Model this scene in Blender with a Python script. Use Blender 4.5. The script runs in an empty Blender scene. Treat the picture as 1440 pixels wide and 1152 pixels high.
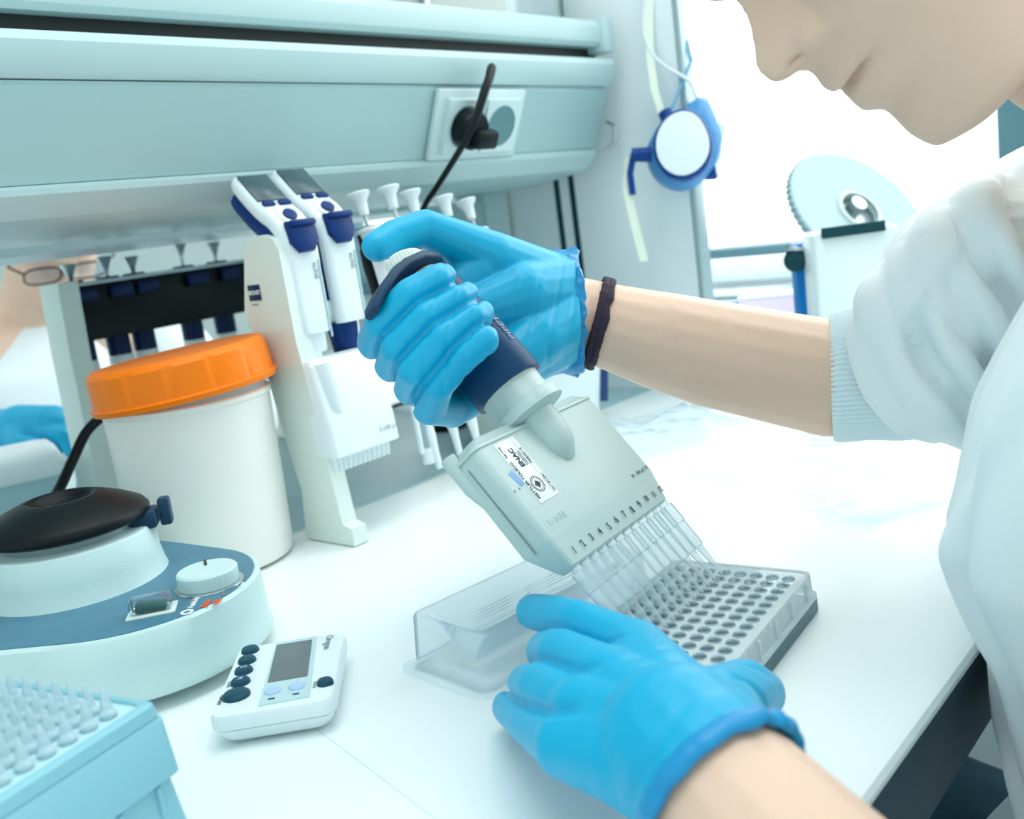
import bpy, bmesh, math, random
import numpy as np
from mathutils import Vector, Matrix, Quaternion, noise
random.seed(7)
SC = bpy.context.scene
COL = SC.collection
V = Vector
PI = math.pi
R = math.radians

# ------------------------------------------------------------------ camera
FPX = 1400.0
CAM = V((0, 0, .232))
YAW, PITCH, ROLL = R(41.5), R(11.0), R(7.7)
_fh = V((math.cos(YAW), math.sin(YAW), 0)); _rt = V((math.sin(YAW), -math.cos(YAW), 0)); _up = V((0, 0, 1))
FWD = _fh*math.cos(PITCH) - _up*math.sin(PITCH)
_dn = -(_fh*math.sin(PITCH) + _up*math.cos(PITCH))
AX = _rt*math.cos(ROLL) + _dn*math.sin(ROLL)      # picture right
AY = -_rt*math.sin(ROLL) + _dn*math.cos(ROLL)     # picture down
cd = bpy.data.cameras.new('camera'); cam = bpy.data.objects.new('camera', cd); COL.objects.link(cam)
m3 = Matrix((AX, -AY, -FWD)).transposed()
cam.matrix_world = Matrix.Translation(CAM) @ m3.to_4x4()
cd.sensor_fit = 'HORIZONTAL'; cd.sensor_width = 36; cd.lens = FPX/1440*36
cd.clip_start = .02; cd.clip_end = 60
cd.dof.use_dof = True; cd.dof.focus_distance = .55; cd.dof.aperture_fstop = 9.0
SC.camera = cam

def ray(x, y): return FWD + AX*((x-720)/FPX) + AY*((y-576)/FPX)
def at_z(x, y, z=0.0): r = ray(x, y); return CAM + r*((z-CAM.z)/r.z)
def at_X(x, y, X): r = ray(x, y); return CAM + r*(X/r.x)
def at_Y(x, y, Y): r = ray(x, y); return CAM + r*(Y/r.y)
def at_d(x, y, d): return CAM + ray(x, y)*d

# ------------------------------------------------------------------ light
w = bpy.data.worlds.new('world'); SC.world = w; w.use_nodes = True
nt = w.node_tree; bg = nt.nodes['Background']; bg.inputs[1].default_value = 1.0
# overcast sky, bright on the window side of the room and dim behind the camera
_tc = nt.nodes.new('ShaderNodeTexCoord'); _dp = nt.nodes.new('ShaderNodeVectorMath'); _dp.operation = 'DOT_PRODUCT'; _dp.inputs[1].default_value = (.96, -.10, .26)
_rp = nt.nodes.new('ShaderNodeValToRGB'); _rp.color_ramp.interpolation = 'EASE'
_rp.color_ramp.elements[0].position = .25; _rp.color_ramp.elements[0].color = (.66, .79, .79, 1)
_rp.color_ramp.elements[1].position = .80; _rp.color_ramp.elements[1].color = (2.0, 2.06, 2.03, 1)
nt.links.new(_tc.outputs['Generated'], _dp.inputs[0]); nt.links.new(_dp.outputs['Value'], _rp.inputs[0]); nt.links.new(_rp.outputs[0], bg.inputs[0])
def area(name, loc, aim, sx, sy, power, col=(1, 1, 1)):
    l = bpy.data.lights.new(name, 'AREA'); l.shape = 'RECTANGLE'; l.size = sx; l.size_y = sy; l.energy = power; l.color = col
    o = bpy.data.objects.new(name, l); COL.objects.link(o); o.location = loc
    o.rotation_euler = (V(aim)-V(loc)).to_track_quat('-Z', 'Y').to_euler(); return o
area('window_daylight', (1.75, .35, .95), (.45, .3, .05), 2.0, 1.6, 12, (.97, .99, 1))
area('overhead_fill_light', (.30, .15, 1.75), (.35, .42, 0), 1.4, .5, 8, (.97, 1, 1))  # added fill from above the bench, no lamp is seen there
SC.view_settings.view_transform = 'Standard'; SC.view_settings.look = 'None'
SC.view_settings.gamma = 1; SC.view_settings.exposure = .34; SC.view_settings.use_curve_mapping = False

# ------------------------------------------------------------------ materials
def lin(c):
    return tuple(((x/255)/12.92 if x/255 <= .04045 else ((x/255+.055)/1.055)**2.4) for x in c) + (1,)
MATS = {}
def mat(name, rgb, rough=.5, metal=0, spec=.5, bump=0, bscale=200, var=0, vscale=8, sss=0, stretch=None, coat=0, emis=0, trans=0, dist=.001):
    m = bpy.data.materials.new(name); m.use_nodes = True; nt = m.node_tree; b = nt.nodes['Principled BSDF']
    c = lin(rgb)
    b.inputs['Base Color'].default_value = c; b.inputs['Roughness'].default_value = rough; b.inputs['Metallic'].default_value = metal
    b.inputs['Specular IOR Level'].default_value = spec; b.inputs['Coat Weight'].default_value = coat
    if sss:
        b.inputs['Subsurface Weight'].default_value = sss; b.inputs['Subsurface Radius'].default_value = (.012, .006, .004); b.inputs['Subsurface Scale'].default_value = .5
    tc = nt.nodes.new('ShaderNodeTexCoord')
    src = tc.outputs['Object']
    if stretch:
        mp = nt.nodes.new('ShaderNodeMapping'); mp.inputs['Scale'].default_value = stretch; nt.links.new(src, mp.inputs[0]); src = mp.outputs[0]
    if var:
        n = nt.nodes.new('ShaderNodeTexNoise'); n.inputs['Scale'].default_value = vscale; n.inputs['Detail'].default_value = 4; nt.links.new(src, n.inputs['Vector'])
        rp = nt.nodes.new('ShaderNodeValToRGB'); rp.color_ramp.elements[0].position = .3; rp.color_ramp.elements[1].position = .7
        rp.color_ramp.elements[0].color = tuple(x*(1-var) for x in c[:3])+(1,); rp.color_ramp.elements[1].color = tuple(min(1, x*(1+var*.5)) for x in c[:3])+(1,)
        nt.links.new(n.outputs['Fac'], rp.inputs[0]); nt.links.new(rp.outputs[0], b.inputs['Base Color'])
    if bump:
        n = nt.nodes.new('ShaderNodeTexNoise'); n.inputs['Scale'].default_value = bscale; n.inputs['Detail'].default_value = 3; nt.links.new(src, n.inputs['Vector'])
        bp = nt.nodes.new('ShaderNodeBump'); bp.inputs['Strength'].default_value = bump; bp.inputs['Distance'].default_value = dist
        nt.links.new(n.outputs['Fac'], bp.inputs['Height']); nt.links.new(bp.outputs[0], b.inputs['Normal'])
    if emis:
        b.inputs['Emission Color'].default_value = c; b.inputs['Emission Strength'].default_value = emis
    MATS[name] = m; return m
def clear(name, tint=(244, 250, 252), rough=.05, blend=.22, haze=0.0, hazecol=(225, 240, 245)):
    m = bpy.data.materials.new(name); m.use_nodes = True; nt = m.node_tree
    for n in list(nt.nodes): nt.nodes.remove(n)
    out = nt.nodes.new('ShaderNodeOutputMaterial'); tr = nt.nodes.new('ShaderNodeBsdfTransparent'); gl = nt.nodes.new('ShaderNodeBsdfGlossy')
    tr.inputs[0].default_value = lin(tint); gl.inputs['Roughness'].default_value = rough; gl.inputs[0].default_value = (.9, .95, 1, 1)
    lw = nt.nodes.new('ShaderNodeLayerWeight'); lw.inputs[0].default_value = blend
    mx = nt.nodes.new('ShaderNodeMixShader'); nt.links.new(lw.outputs['Fresnel'], mx.inputs[0]); nt.links.new(tr.outputs[0], mx.inputs[1]); nt.links.new(gl.outputs[0], mx.inputs[2])
    last = mx.outputs[0]
    if haze:
        df = nt.nodes.new('ShaderNodeBsdfDiffuse'); df.inputs[0].default_value = lin(hazecol)
        m2 = nt.nodes.new('ShaderNodeMixShader'); m2.inputs[0].default_value = haze; nt.links.new(last, m2.inputs[1]); nt.links.new(df.outputs[0], m2.inputs[2]); last = m2.outputs[0]
    nt.links.new(last, out.inputs[0]); MATS[name] = m; return m

BENCH = mat('bench_laminate', (238, 246, 246), .32, bump=.10, bscale=420, var=.015, vscale=6)
LEDGE_SHADE = mat('ledge_shelf_shade', (160, 192, 198), .4, bump=.05)  # laminate grey with the shade of the overhead shelf put into the colour
EDGE = mat('dark_edge', (38, 62, 74), .45)
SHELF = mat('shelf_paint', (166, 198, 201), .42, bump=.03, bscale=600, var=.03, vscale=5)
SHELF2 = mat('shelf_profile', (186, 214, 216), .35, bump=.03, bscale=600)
GAP = mat('black_gap', (14, 26, 28), .6)
PANEL = mat('pale_panel', (236, 246, 249), .45, var=.02)
ALU = mat('aluminium', (176, 196, 200), .35, metal=.5)
SLOT = mat('slot_dark', (20, 66, 74), .7, spec=.2)
WALLM = mat('wall_paint', (222, 234, 234), .8, bump=.05)
FLOORM = mat('floor_vinyl', (120, 140, 148), .5, var=.1, vscale=3)
SOCK = mat('socket_white', (206, 228, 230), .35)
SOCKG = mat('socket_grey', (92, 138, 144), .4)
BLACK = mat('black_plastic', (10, 20, 24), .35, spec=.2)
RUBBER = mat('black_rubber', (12, 18, 22), .42, bump=.1, bscale=300, spec=.2)
NAVY = mat('navy_plastic', (5, 36, 78), .35, spec=.2)
EPBLUE = mat('electric_blue', (6, 50, 112), .35, spec=.2)
HANDLE = mat('handle_blue', (4, 62, 100), .42, bump=.08, bscale=900, spec=.2)
HOOKM = mat('hook_slate', (32, 64, 92), .45, spec=.2)
GREYP = mat('grey_plastic', (186, 206, 204), .45, bump=.05, bscale=500, var=.04, vscale=30)
WHITEP = mat('white_plastic', (228, 240, 242), .35)
CREAM = mat('cream_plastic', (224, 236, 230), .4)
SCREEN = mat('screen_dark', (58, 84, 92), .18)
LCD = mat('lcd_grey', (92, 112, 116), .25, var=.08, vscale=200)
BTN = mat('button_teal', (28, 74, 92), .4, spec=.2)
BTNL = mat('button_pale_blue', (176, 206, 238), .4)
PALEB = mat('bezel_pale', (188, 220, 226), .3)
ORANGE = mat('orange_plastic', (255, 128, 0), .42, spec=.3, sss=.05, bump=.06, bscale=260)
JARM = mat('jar_frosted', (238, 238, 232), .38, sss=.25, bump=.04, bscale=300)
JARN = clear('jar_neck', (236, 246, 246), .2, .25, .55, (226, 238, 240))
VORT = mat('mixer_paint', (200, 226, 226), .42, bump=.15, bscale=700, var=.03, vscale=25)
VORTB = mat('mixer_blue', (72, 124, 148), .45, var=.05, vscale=120)
ORMARK = mat('orange_print', (232, 92, 36), .6)
WPRINT = mat('white_print', (238, 248, 250), .6)
DPRINT = mat('dark_print', (30, 44, 52), .6)
GPRINT = mat('grey_print', (120, 146, 150), .6)
PENBL = mat('pen_blue', (128, 172, 220), .6)
GREEN = mat('green_switch', (10, 84, 78), .35)
STICK = mat('sticker_white', (236, 244, 246), .4)
RACKT = mat('rack_teal', (134, 192, 206), .42, bump=.03)
RACKW = mat('rack_deck', (186, 222, 230), .42)
SILVER = mat('silver_metal', (196, 206, 208), .25, metal=.9)
SKIN = mat('skin', (230, 196, 174), .5, sss=.12, var=.05, vscale=14, bump=.12, bscale=420)
SKINR = mat('skin_lips', (206, 150, 142), .45, sss=.1)
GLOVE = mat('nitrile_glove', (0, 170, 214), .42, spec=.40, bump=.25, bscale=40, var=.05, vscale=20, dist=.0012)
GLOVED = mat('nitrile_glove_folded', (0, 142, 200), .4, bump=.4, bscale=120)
COAT = mat('coat_cotton', (238, 247, 250), .8, bump=.12, bscale=900)
RIB = mat('ribbed_cuff', (234, 247, 251), .85)
JEANS = mat('denim', (34, 74, 92), .85, bump=.4, bscale=300, var=.25, vscale=40)
HAIR = mat('dark_hair', (44, 32, 28), .5, bump=.4, bscale=200, stretch=(1, 1, .15))
BRAID = mat('braided_cord', (46, 34, 54), .8, bump=.6, bscale=600)
MBLUE = mat('respirator_blue', (62, 142, 202), .4)
MNAVY = mat('respirator_navy', (6, 66, 140), .4, spec=.2)
FILT = mat('filter_white', (230, 242, 248), .7, bump=.1, bscale=300)
STRAPY = mat('strap_pale_yellow', (232, 242, 226), .7)
STRAPB = mat('strap_blue', (120, 176, 204), .6)
BLUEP = mat('blue_plastic', (4, 118, 192), .4, spec=.2)
PAPER = mat('paper', (236, 242, 246), .7)
PINK = mat('lilac_card', (226, 206, 234), .6)
BEIGE = mat('beige_card', (222, 218, 200), .7)
RED = mat('red_plastic', (214, 92, 120), .5)
FRAMEG = mat('window_frame_grey', (84, 124, 136), .45)
WELL = clear('plate_polystyrene', (240, 247, 249), .05, .30, .62, (236, 246, 248))
WELLD = clear('plate_wells', (232, 242, 245), .05, .38, .34, (214, 232, 238))
CLEARP = clear('clear_tray', (249, 252, 254), .05, .16, .03, (236, 245, 250))
TIPM = clear('tip_polypropylene', (248, 252, 253), .12, .18, .30, (240, 249, 252))
TIPR = clear('rack_tip_plastic', (240, 250, 252), .15, .22, .5, (222, 242, 248))
FILM = clear('plastic_film', (250, 253, 254), .08, .10, .02)
GLASS = clear('window_glass', (252, 254, 254), .02, .04)
COVER = clear('switch_cover', (230, 242, 244), .06, .25, .06)
LENSM = clear('spectacle_lens', (240, 244, 250), .03, .12)

# ------------------------------------------------------------------ mesh helpers
class MB:
    def __init__(s): s.b = bmesh.new()
    def mesh(s, verts, faces, M=None):
        vs = [s.b.verts.new((M @ V(v)) if M else V(v)) for v in verts]
        for f in faces:
            try: s.b.faces.new([vs[i] for i in f])
            except ValueError: pass
        return s
    def box(s, c, d, rot=None, bev=0, seg=2, taper=None):
        c = V(c); t = bmesh.new(); bmesh.ops.create_cube(t, size=1)
        for v in t.verts:
            k = 1.0
            if taper and v.co.z > 0: v.co.x *= taper[0]; v.co.y *= taper[1]
            v.co = V((v.co.x*d[0], v.co.y*d[1], v.co.z*d[2]))
        if bev: bmesh.ops.bevel(t, geom=t.edges[:], offset=bev, segments=seg, profile=.5, affect='EDGES')
        M = Matrix.Translation(c) @ (rot.to_4x4() if rot else Matrix())
        s.add(t, M); return s
    def add(s, t, M=None):
        t.verts.index_update()
        vs = [s.b.verts.new(M @ v.co if M else v.co) for v in t.verts]
        for f in t.faces:
            try: s.b.faces.new([vs[v.index] for v in f.verts])
            except ValueError: pass
        t.free(); return s
    def loft(s, rings, cap0=True, cap1=True, closed=True):
        rs = [[s.b.verts.new(V(p)) for p in r] for r in rings]
        n = len(rs[0])
        for a, b in zip(rs, rs[1:]):
            for i in range(n if closed else n-1):
                j = (i+1) % n
                try: s.b.faces.new((a[i], a[j], b[j], b[i]))
                except ValueError: pass
        if closed:
            if cap0: s.b.faces.new(rs[0][::-1])
            if cap1: s.b.faces.new(rs[-1])
        return s
    def lathe(s, prof, M=None, n=40, cap0=True, cap1=True, fn=None):
        rings = []
        for (r, z) in prof:
            ring = []
            for k in range(n):
                t = 2*PI*k/n; rr = r*(fn(t, z) if fn else 1); p = V((rr*math.cos(t), rr*math.sin(t), z)); ring.append(M @ p if M else p)
            rings.append(ring)
        return s.loft(rings, cap0, cap1)
    def tube(s, pts, rad, n=12, caps=True, smooth=0):
        pts = [V(p) for p in pts]
        if not isinstance(rad, (list, tuple)): rad = [rad]*len(pts)
        if smooth: pts, rad = catmull(pts, rad, smooth)
        t0 = (pts[1]-pts[0]).normalized(); ref = V((0, 0, 1)) if abs(t0.z) < .9 else V((1, 0, 0))
        u = t0.cross(ref).normalized(); rings = []
        for i, p in enumerate(pts):
            a = pts[max(0, i-1)]; b = pts[min(len(pts)-1, i+1)]; t = (b-a).normalized()
            u = (u - t*u.dot(t)).normalized(); v = t.cross(u)
            rings.append([p + (u*math.cos(2*PI*k/n)+v*math.sin(2*PI*k/n))*rad[i] for k in range(n)])
        return s.loft(rings, caps, caps)
    def strip(s, pts, widthdir, wd, th):
        pts = [V(p) for p in pts]; wv = V(widthdir).normalized()*wd/2; rings = []
        for i, p in enumerate(pts):
            a = pts[max(0, i-1)]; b = pts[min(len(pts)-1, i+1)]; t = (b-a).normalized(); nn = t.cross(wv).normalized()*th/2
            rings.append([p-wv-nn, p+wv-nn, p+wv+nn, p-wv+nn])
        return s.loft(rings)
    def prism(s, poly, h0, h1, M=None, bev=0):
        t = bmesh.new(); a = [t.verts.new((x, y, h0)) for x, y in poly]; b = [t.verts.new((x, y, h1)) for x, y in poly]; n = len(poly)
        t.faces.new(a[::-1]); t.faces.new(b)
        for i in range(n): t.faces.new((a[i], a[(i+1) % n], b[(i+1) % n], b[i]))
        if bev:
            es = [e for e in t.edges if (abs(e.verts[0].co.z-e.verts[1].co.z) < 1e-9)]
            bmesh.ops.bevel(t, geom=es, offset=bev, segments=2, profile=.5, affect='EDGES')
        return s.add(t, M)
    def ell(s, c, r, rot=None, sub=3):
        t = bmesh.new(); bmesh.ops.create_icosphere(t, subdivisions=sub, radius=1)
        M = Matrix.Translation(V(c)) @ (rot.to_4x4() if rot else Matrix()) @ Matrix.Diagonal((r[0], r[1], r[2], 1))
        return s.add(t, M)
    def chain(s, pts, rad, sub=3):
        """tapered limb through joints, for voxel union"""
        pts = [V(p) for p in pts]
        for p, r in zip(pts, rad): s.ell(p, (r, r, r), sub=sub)
        for (p, q, a, b) in zip(pts, pts[1:], rad, rad[1:]): s.tube([p, q], [a, b], 16)
        return s
    def done(s, name, m, parent=None, smooth=True, ang=40):
        bmesh.ops.recalc_face_normals(s.b, faces=s.b.faces[:])
        me = bpy.data.meshes.new(name); s.b.to_mesh(me); s.b.free()
        return link(me, name, m, parent, smooth, ang)

def link(me, name, m, parent=None, smooth=True, ang=40):
    if m:
        for x in (m if isinstance(m, (list, tuple)) else [m]): me.materials.append(x)
    if smooth:
        me.shade_smooth()
        if ang: 
            try: me.set_sharp_from_angle(angle=R(ang))
            except Exception: pass
    o = bpy.data.objects.new(name, me); COL.objects.link(o)
    if parent: o.parent = parent
    return o
def catmull(pts, rad, k):
    P = [pts[0]*2-pts[1]] + pts + [pts[-1]*2-pts[-2]]; op = []; orr = []
    for i in range(1, len(P)-2):
        for j in range(k):
            t = j/k; a, b, c, d = P[i-1], P[i], P[i+1], P[i+2]
            op.append(.5*((2*b)+(c-a)*t+(2*a-5*b+4*c-d)*t*t+(3*b-a-3*c+d)*t**3)); orr.append(rad[i-1]*(1-t)+rad[i]*t)
    op.append(pts[-1]); orr.append(rad[-1]); return op, orr
def voxel(mb, name, m, parent, vs, it=6, fac=.5, inv=None):
    """union of all closed shells in mb as one continuous surface"""
    bmesh.ops.recalc_face_normals(mb.b, faces=mb.b.faces[:])
    me = bpy.data.meshes.new(name); mb.b.to_mesh(me); mb.b.free()
    o = bpy.data.objects.new('tmp', me); COL.objects.link(o)
    r = o.modifiers.new('r', 'REMESH'); r.mode = 'VOXEL'; r.voxel_size = vs; r.adaptivity = 0
    if it:
        sm = o.modifiers.new('s', 'SMOOTH'); sm.factor = fac; sm.iterations = it
    dg = bpy.context.evaluated_depsgraph_get(); dg.update()
    out = bpy.data.meshes.new_from_object(o.evaluated_get(dg)); bpy.data.objects.remove(o); bpy.data.meshes.remove(me)
    out.name = name
    if inv: out.transform(inv)
    return link(out, name, m, parent, True, 0)
def displace(o, fn):
    """move every vertex along its normal by fn(co, normal)"""
    me = o.data; n = len(me.vertices); co = np.zeros(n*3); me.vertices.foreach_get('co', co); co = co.reshape(-1, 3)
    nr = np.zeros(n*3); me.vertices.foreach_get('normal', nr); nr = nr.reshape(-1, 3)
    co = co + nr*fn(co, nr)[:, None]; me.vertices.foreach_set('co', co.ravel()); me.update()
def T(o, label, cat, group=None, kind=None):
    if label: o['label'] = label
    if cat: o['category'] = cat
    if group: o['group'] = group
    if kind: o['kind'] = kind
    return o
def thing(name, label, cat, M=None, group=None):
    o = bpy.data.objects.new(name, None); COL.objects.link(o); o.empty_display_size = .02
    if M is not None: o.matrix_world = M if isinstance(M, Matrix) else Matrix.Translation(V(M))
    return T(o, label, cat, group)
def part(o, label): o['label'] = label; return o
def struct(o): o['kind'] = 'structure'; return o
def dup(root, M, label, group=None):
    r = root.copy(); COL.objects.link(r); r.matrix_world = M; r['label'] = label
    if group: r['group'] = group
    for ch in list(root.children):
        c = ch.copy(); COL.objects.link(c); c.parent = r
        for g in ch.children:
            d = g.copy(); COL.objects.link(d); d.parent = c
    return r
def frame(o, x, y, z):
    """matrix with local axes x,y,z at o"""
    M = Matrix((V(x).normalized(), V(y).normalized(), V(z).normalized())).transposed().to_4x4(); M.translation = V(o); return M
def rotz(a, loc=(0, 0, 0)): return Matrix.Translation(V(loc)) @ Matrix.Rotation(a, 4, 'Z')
def text(s, size, M, m, parent, name='lettering', align='LEFT', sx=1, ext=.00008, bold=0):
    c = bpy.data.curves.new('t', 'FONT'); c.body = s; c.size = size; c.extrude = ext; c.align_x = align; c.align_y = 'CENTER'; c.resolution_u = 3; c.offset = bold
    t = bpy.data.objects.new('t', c); COL.objects.link(t)
    dg = bpy.context.evaluated_depsgraph_get(); dg.update()
    me = bpy.data.meshes.new_from_object(t.evaluated_get(dg)); bpy.data.objects.remove(t); bpy.data.curves.remove(c)
    me.transform(M @ Matrix.Diagonal((sx, 1, 1, 1))); me.materials.clear()
    return link(me, name, m, parent, False)

#@@SETTING
# ------------------------------------------------------------------ setting
struct(MB().box((.6, .6, -.925), (5, 6, .05)).done('floor', FLOORM, None, False))
struct(MB().box((.4, 3.05, .6), (4.4, .08, 3.0)).done('wall_back', WALLM, None, False))
# window wall at the far end of the bench
wx = 1.48
mb = MB()
mb.box((wx, 1.2, -.395), (.10, 3.6, 1.01)); mb.box((wx, 1.2, 1.9), (.10, 3.6, .4)); mb.box((wx, 2.35, .9), (.10, 1.3, 1.6)); mb.box((wx, -1.35, .5), (.10, 1.5, 2.8))
struct(mb.done('wall_right', WALLM, None, False))
W1 = struct(MB().box((wx-.05, .55, .122), (.06, 2.3, .03), bev=.004).box((wx-.03, .345, .90), (.05, .05, 1.54), bev=.004).box((wx-.03, -.58, .90), (.05, .05, 1.54), bev=.004)
    .box((wx-.03, 1.68, .90), (.05, .05, 1.54), bev=.004).box((wx-.03, .55, 1.68), (.05, 2.3, .05), bev=.004).done('window_1', FRAMEG))
struct(MB().box((wx-.02, .55, .90), (.005, 2.2, 1.54)).done('window_2', GLASS, None, False))

# bench
bench = thing('lab_bench', 'white laminate lab bench with dark underside edge the equipment stands on', 'bench', (0, 0, 0))
mb = MB(); prof = [(.665, -.03), (.665, 0), (.146, 0), (.1415, -.0012), (.14, -.004), (.14, -.0065), (.143, -.007), (.143, -.03)]
mb.loft([[V((x, y, z)) for y, z in prof] for x in (-.9, 1.43)]); mb.done('worktop', BENCH, bench, True, 20)
part(MB().box((.265, .1475, -.0305), (2.33, .012, .046), bev=.002).done('edge_band', EDGE, bench), 'dark edge under the front of the worktop')
MB().box((.2585, .32, .00005), (.0008, .4, .0002)).done('seam', mat('seam_line', (214, 228, 230), .5), bench, False).matrix_world = Matrix.Translation((.241, .3, 0)) @ Matrix.Rotation(R(-13), 4, 'Z') @ Matrix.Translation((-.2585, -.36, 0))
for (x, y) in ((-.85, .2), (-.85, 1.5), (1.38, .2), (1.38, 1.5)):
    MB().box((x, y, -.47), (.06, .06, .86), bev=.004).done('leg', ALU, bench)
part(MB().box((.265, .835, -.014), (2.33, .34, .032), bev=.001).done('shaded_ledge', LEDGE_SHADE, bench), 'bench strip greyed with the shade of the overhead shelf')
MB().box((.265, 1.25, -.015), (2.33, .49, .03), bev=.002).done('rear_worktop', BENCH, bench)
MB().box((.265, 1.0, -.47), (2.2, .03, .86)).done('modesty_panel', PANEL, bench, False)

# overhead shelf, extruded along the bench
sh = thing('overhead_shelf', 'grey overhead shelf unit with sloped socket front above the bench', 'shelf', (0, 0, 0))
def extr(poly, x0, x1, name, m, bev=0):
    mb = MB(); mb.loft([[V((x, y, z)) for y, z in poly] for x in (x0, x1)]); return mb.done(name, m, sh, True, 25)
X0, X1 = -.75, .98
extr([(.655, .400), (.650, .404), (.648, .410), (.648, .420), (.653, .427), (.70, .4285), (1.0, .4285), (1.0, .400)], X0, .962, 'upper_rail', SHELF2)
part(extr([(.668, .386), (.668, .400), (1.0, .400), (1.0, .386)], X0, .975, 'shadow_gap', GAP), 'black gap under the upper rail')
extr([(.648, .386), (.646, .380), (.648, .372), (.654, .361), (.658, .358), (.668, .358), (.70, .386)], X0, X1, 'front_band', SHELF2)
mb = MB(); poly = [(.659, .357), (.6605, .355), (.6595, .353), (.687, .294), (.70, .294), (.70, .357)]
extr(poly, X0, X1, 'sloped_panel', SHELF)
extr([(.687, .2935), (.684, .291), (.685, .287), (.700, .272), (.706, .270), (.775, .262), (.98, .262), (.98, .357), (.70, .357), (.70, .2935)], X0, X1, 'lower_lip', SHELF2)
part(extr([(.99, .255), (1.01, .248), (1.03, .255), (1.03, .275), (.99, .275)], X0, .985, 'rear_rail', WHITEP), 'pale rail at the rear underside')
ec = MB().box((.973, .662, .412), (.022, .036, .038), bev=.004).done('end_cap', SHELF2, sh)
for z in (.421, .404):
    MB().lathe([(.003, 0), (.003, .002)], Matrix.Translation((.984, .656, z)) @ Matrix.Rotation(PI/2, 4, 'Y'), 16).done('screw', SLOT, ec)
# latch clip at the end of the unit
cl = MB().tube([(.984, .668, .322), (.992, .664, .315), (.992, .668, .295), (.985, .68, .288)], .0028, 8, smooth=5).done('latch_clip', SILVER, sh)
for x in (.985, -.7):
    mb = MB().box((x, .875, .133), (.045, .05, .258), bev=.002)
    up = mb.done('upright', SHELF2 if x > 0 else ALU, sh)
# end panel and back panel with grooves
ep = thing('end_panel', 'tall pale panel closing the window end of the bench', 'panel', (1.022, .585, 0))
MB().box((0, .22, .46), (.02, .44, .92), bev=.002).done('board', PANEL, ep)
MB().box((0, -.003, .46), (.022, .008, .92), bev=.002).done('edge_strip', ALU, ep)
for (px, n) in ((782, 0), (803, 1)):
    p = at_X(px+8, 320, 1.012)
    MB().box((-.0105, p.y-.585, .135), (.0016, .0075, .27)).done('groove', SLOT, ep, False)
bp = thing('back_panel', 'blue grey panel with dark upright grooves behind the manual pipettes', 'panel', (.93, .84, 0))
MB().box((0, .02, .128), (.155, .012, .252), bev=.001).done('board', SHELF, bp)
for px in (692, 757):
    p = at_Y(px, 330, .852)
    MB().box((p.x-.93, .0125, .13), (.005, .003, .252)).done('groove', SLOT, bp, False)
# things on top of the shelf: clear-fronted cabinet with beige boxes
cb = thing('shelf_cabinet', 'glass fronted cabinet standing on top of the overhead shelf', 'cabinet', (.57, .685, .4292))
MB().box((0, .14, .002), (.77, .28, .004)).box((0, .28, .1), (.77, .006, .2)).done('carcass', WHITEP, cb)
for x in (-.383, -.2, -.02, .16, .383):
    MB().box((x, .002, .1), (.009, .008, .2), bev=.001).done('post', SILVER, cb)
MB().box((0, .003, .1), (.76, .003, .2)).done('pane', CLEARP, cb, False)
gx = ['left of the three beige cartons behind the cabinet glass', 'middle beige carton behind the cabinet glass', 'right beige carton behind the cabinet glass, nearest the window']
for i, x in enumerate((.40, .62, .83)):
    o = thing('carton', gx[i], 'box', (x, .78, .4337), 'cartons in the glass cabinet')
    MB().box((0, 0, .07), (.13, .12, .13), bev=.003).done('body', BEIGE, o); MB().box((0, 0, .139), (.134, .124, .012), bev=.003).done('lid', PAPER, o)

# double socket on sloped panel
pa, pb = V((0, .6595, .353)), V((0, .687, .294))
sl_up = (pa-pb).normalized(); sl_n = V((1, 0, 0)).cross(sl_up).normalized()   # outwards (-Y)
if sl_n.y > 0: sl_n = -sl_n
sc_c = V((.762, 0, 0)) + (pa+pb)/2 + sl_n*.0005 + sl_up*.001
SK = frame(sc_c, (1, 0, 0), sl_up, sl_n) if V((1, 0, 0)).cross(sl_up).dot(sl_n) > 0 else frame(sc_c, (-1, 0, 0), sl_up, sl_n)
def holed_plate(x, parent):
    mb = MB(); n = 48; rg = []
    for (z, k) in ((.0070, 0), (.0115, 0), (.0120, .001), (.0120, 1), (.0068, 1)):
        ring = []
        for i in range(n):
            a = 2*PI*i/n; c, s_ = math.cos(a), math.sin(a); e = 1/max(abs(c), abs(s_)); q = V((.0250*c*e, .0258*s_*e, z)); h = V((.0198*c, .0198*s_, z)); p = h if k == 1 else q*(1-k*.6) + V((0, 0, z*k*.6))
            ring.append(p+V((x, 0, 0)))
        rg.append(ring)
    return mb.loft(rg, False, False).done('insert_face', SOCK, parent, True, 30)
so = thing('double_socket', 'white double wall socket on the sloped shelf front', 'socket', SK)
MB().box((0, 0, .003), (.128, .068, .006), bev=.002).done('face_plate', SOCK, so)
for x in (-.027, .027):
    ins = MB().box((x, 0, .0064), (.052, .054, .0012), bev=.0005).done('insert', SOCK, so)
    hp_ = holed_plate(x, so)
    MB().lathe([(.0206, .0118), (.0200, .0124), (.0194, .0118), (.0190, .0072), (0.0005, .0072)], Matrix.Translation((x, 0, 0)), 40).done('socket_well', SOCKG, so)
    for dy in (-.0185, .0185): MB().box((x, dy, .0095), (.005, .0016, .004)).done('earth_clip', SILVER, so)
    for dx in (-.0095, .0095): MB().lathe([(.0034, .0071), (.0034, .0078), (.0004, .0078)], Matrix.Translation((x+dx, 0, 0)), 12).done('contact_hole', BLACK, so)
xs = -1 if SK.col[0].x < 0 else 1
pg = thing('power_plug', 'black power plug with cord hanging from the socket', 'plug', SK @ Matrix.Translation((-.027*xs, 0, .0155)))
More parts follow.
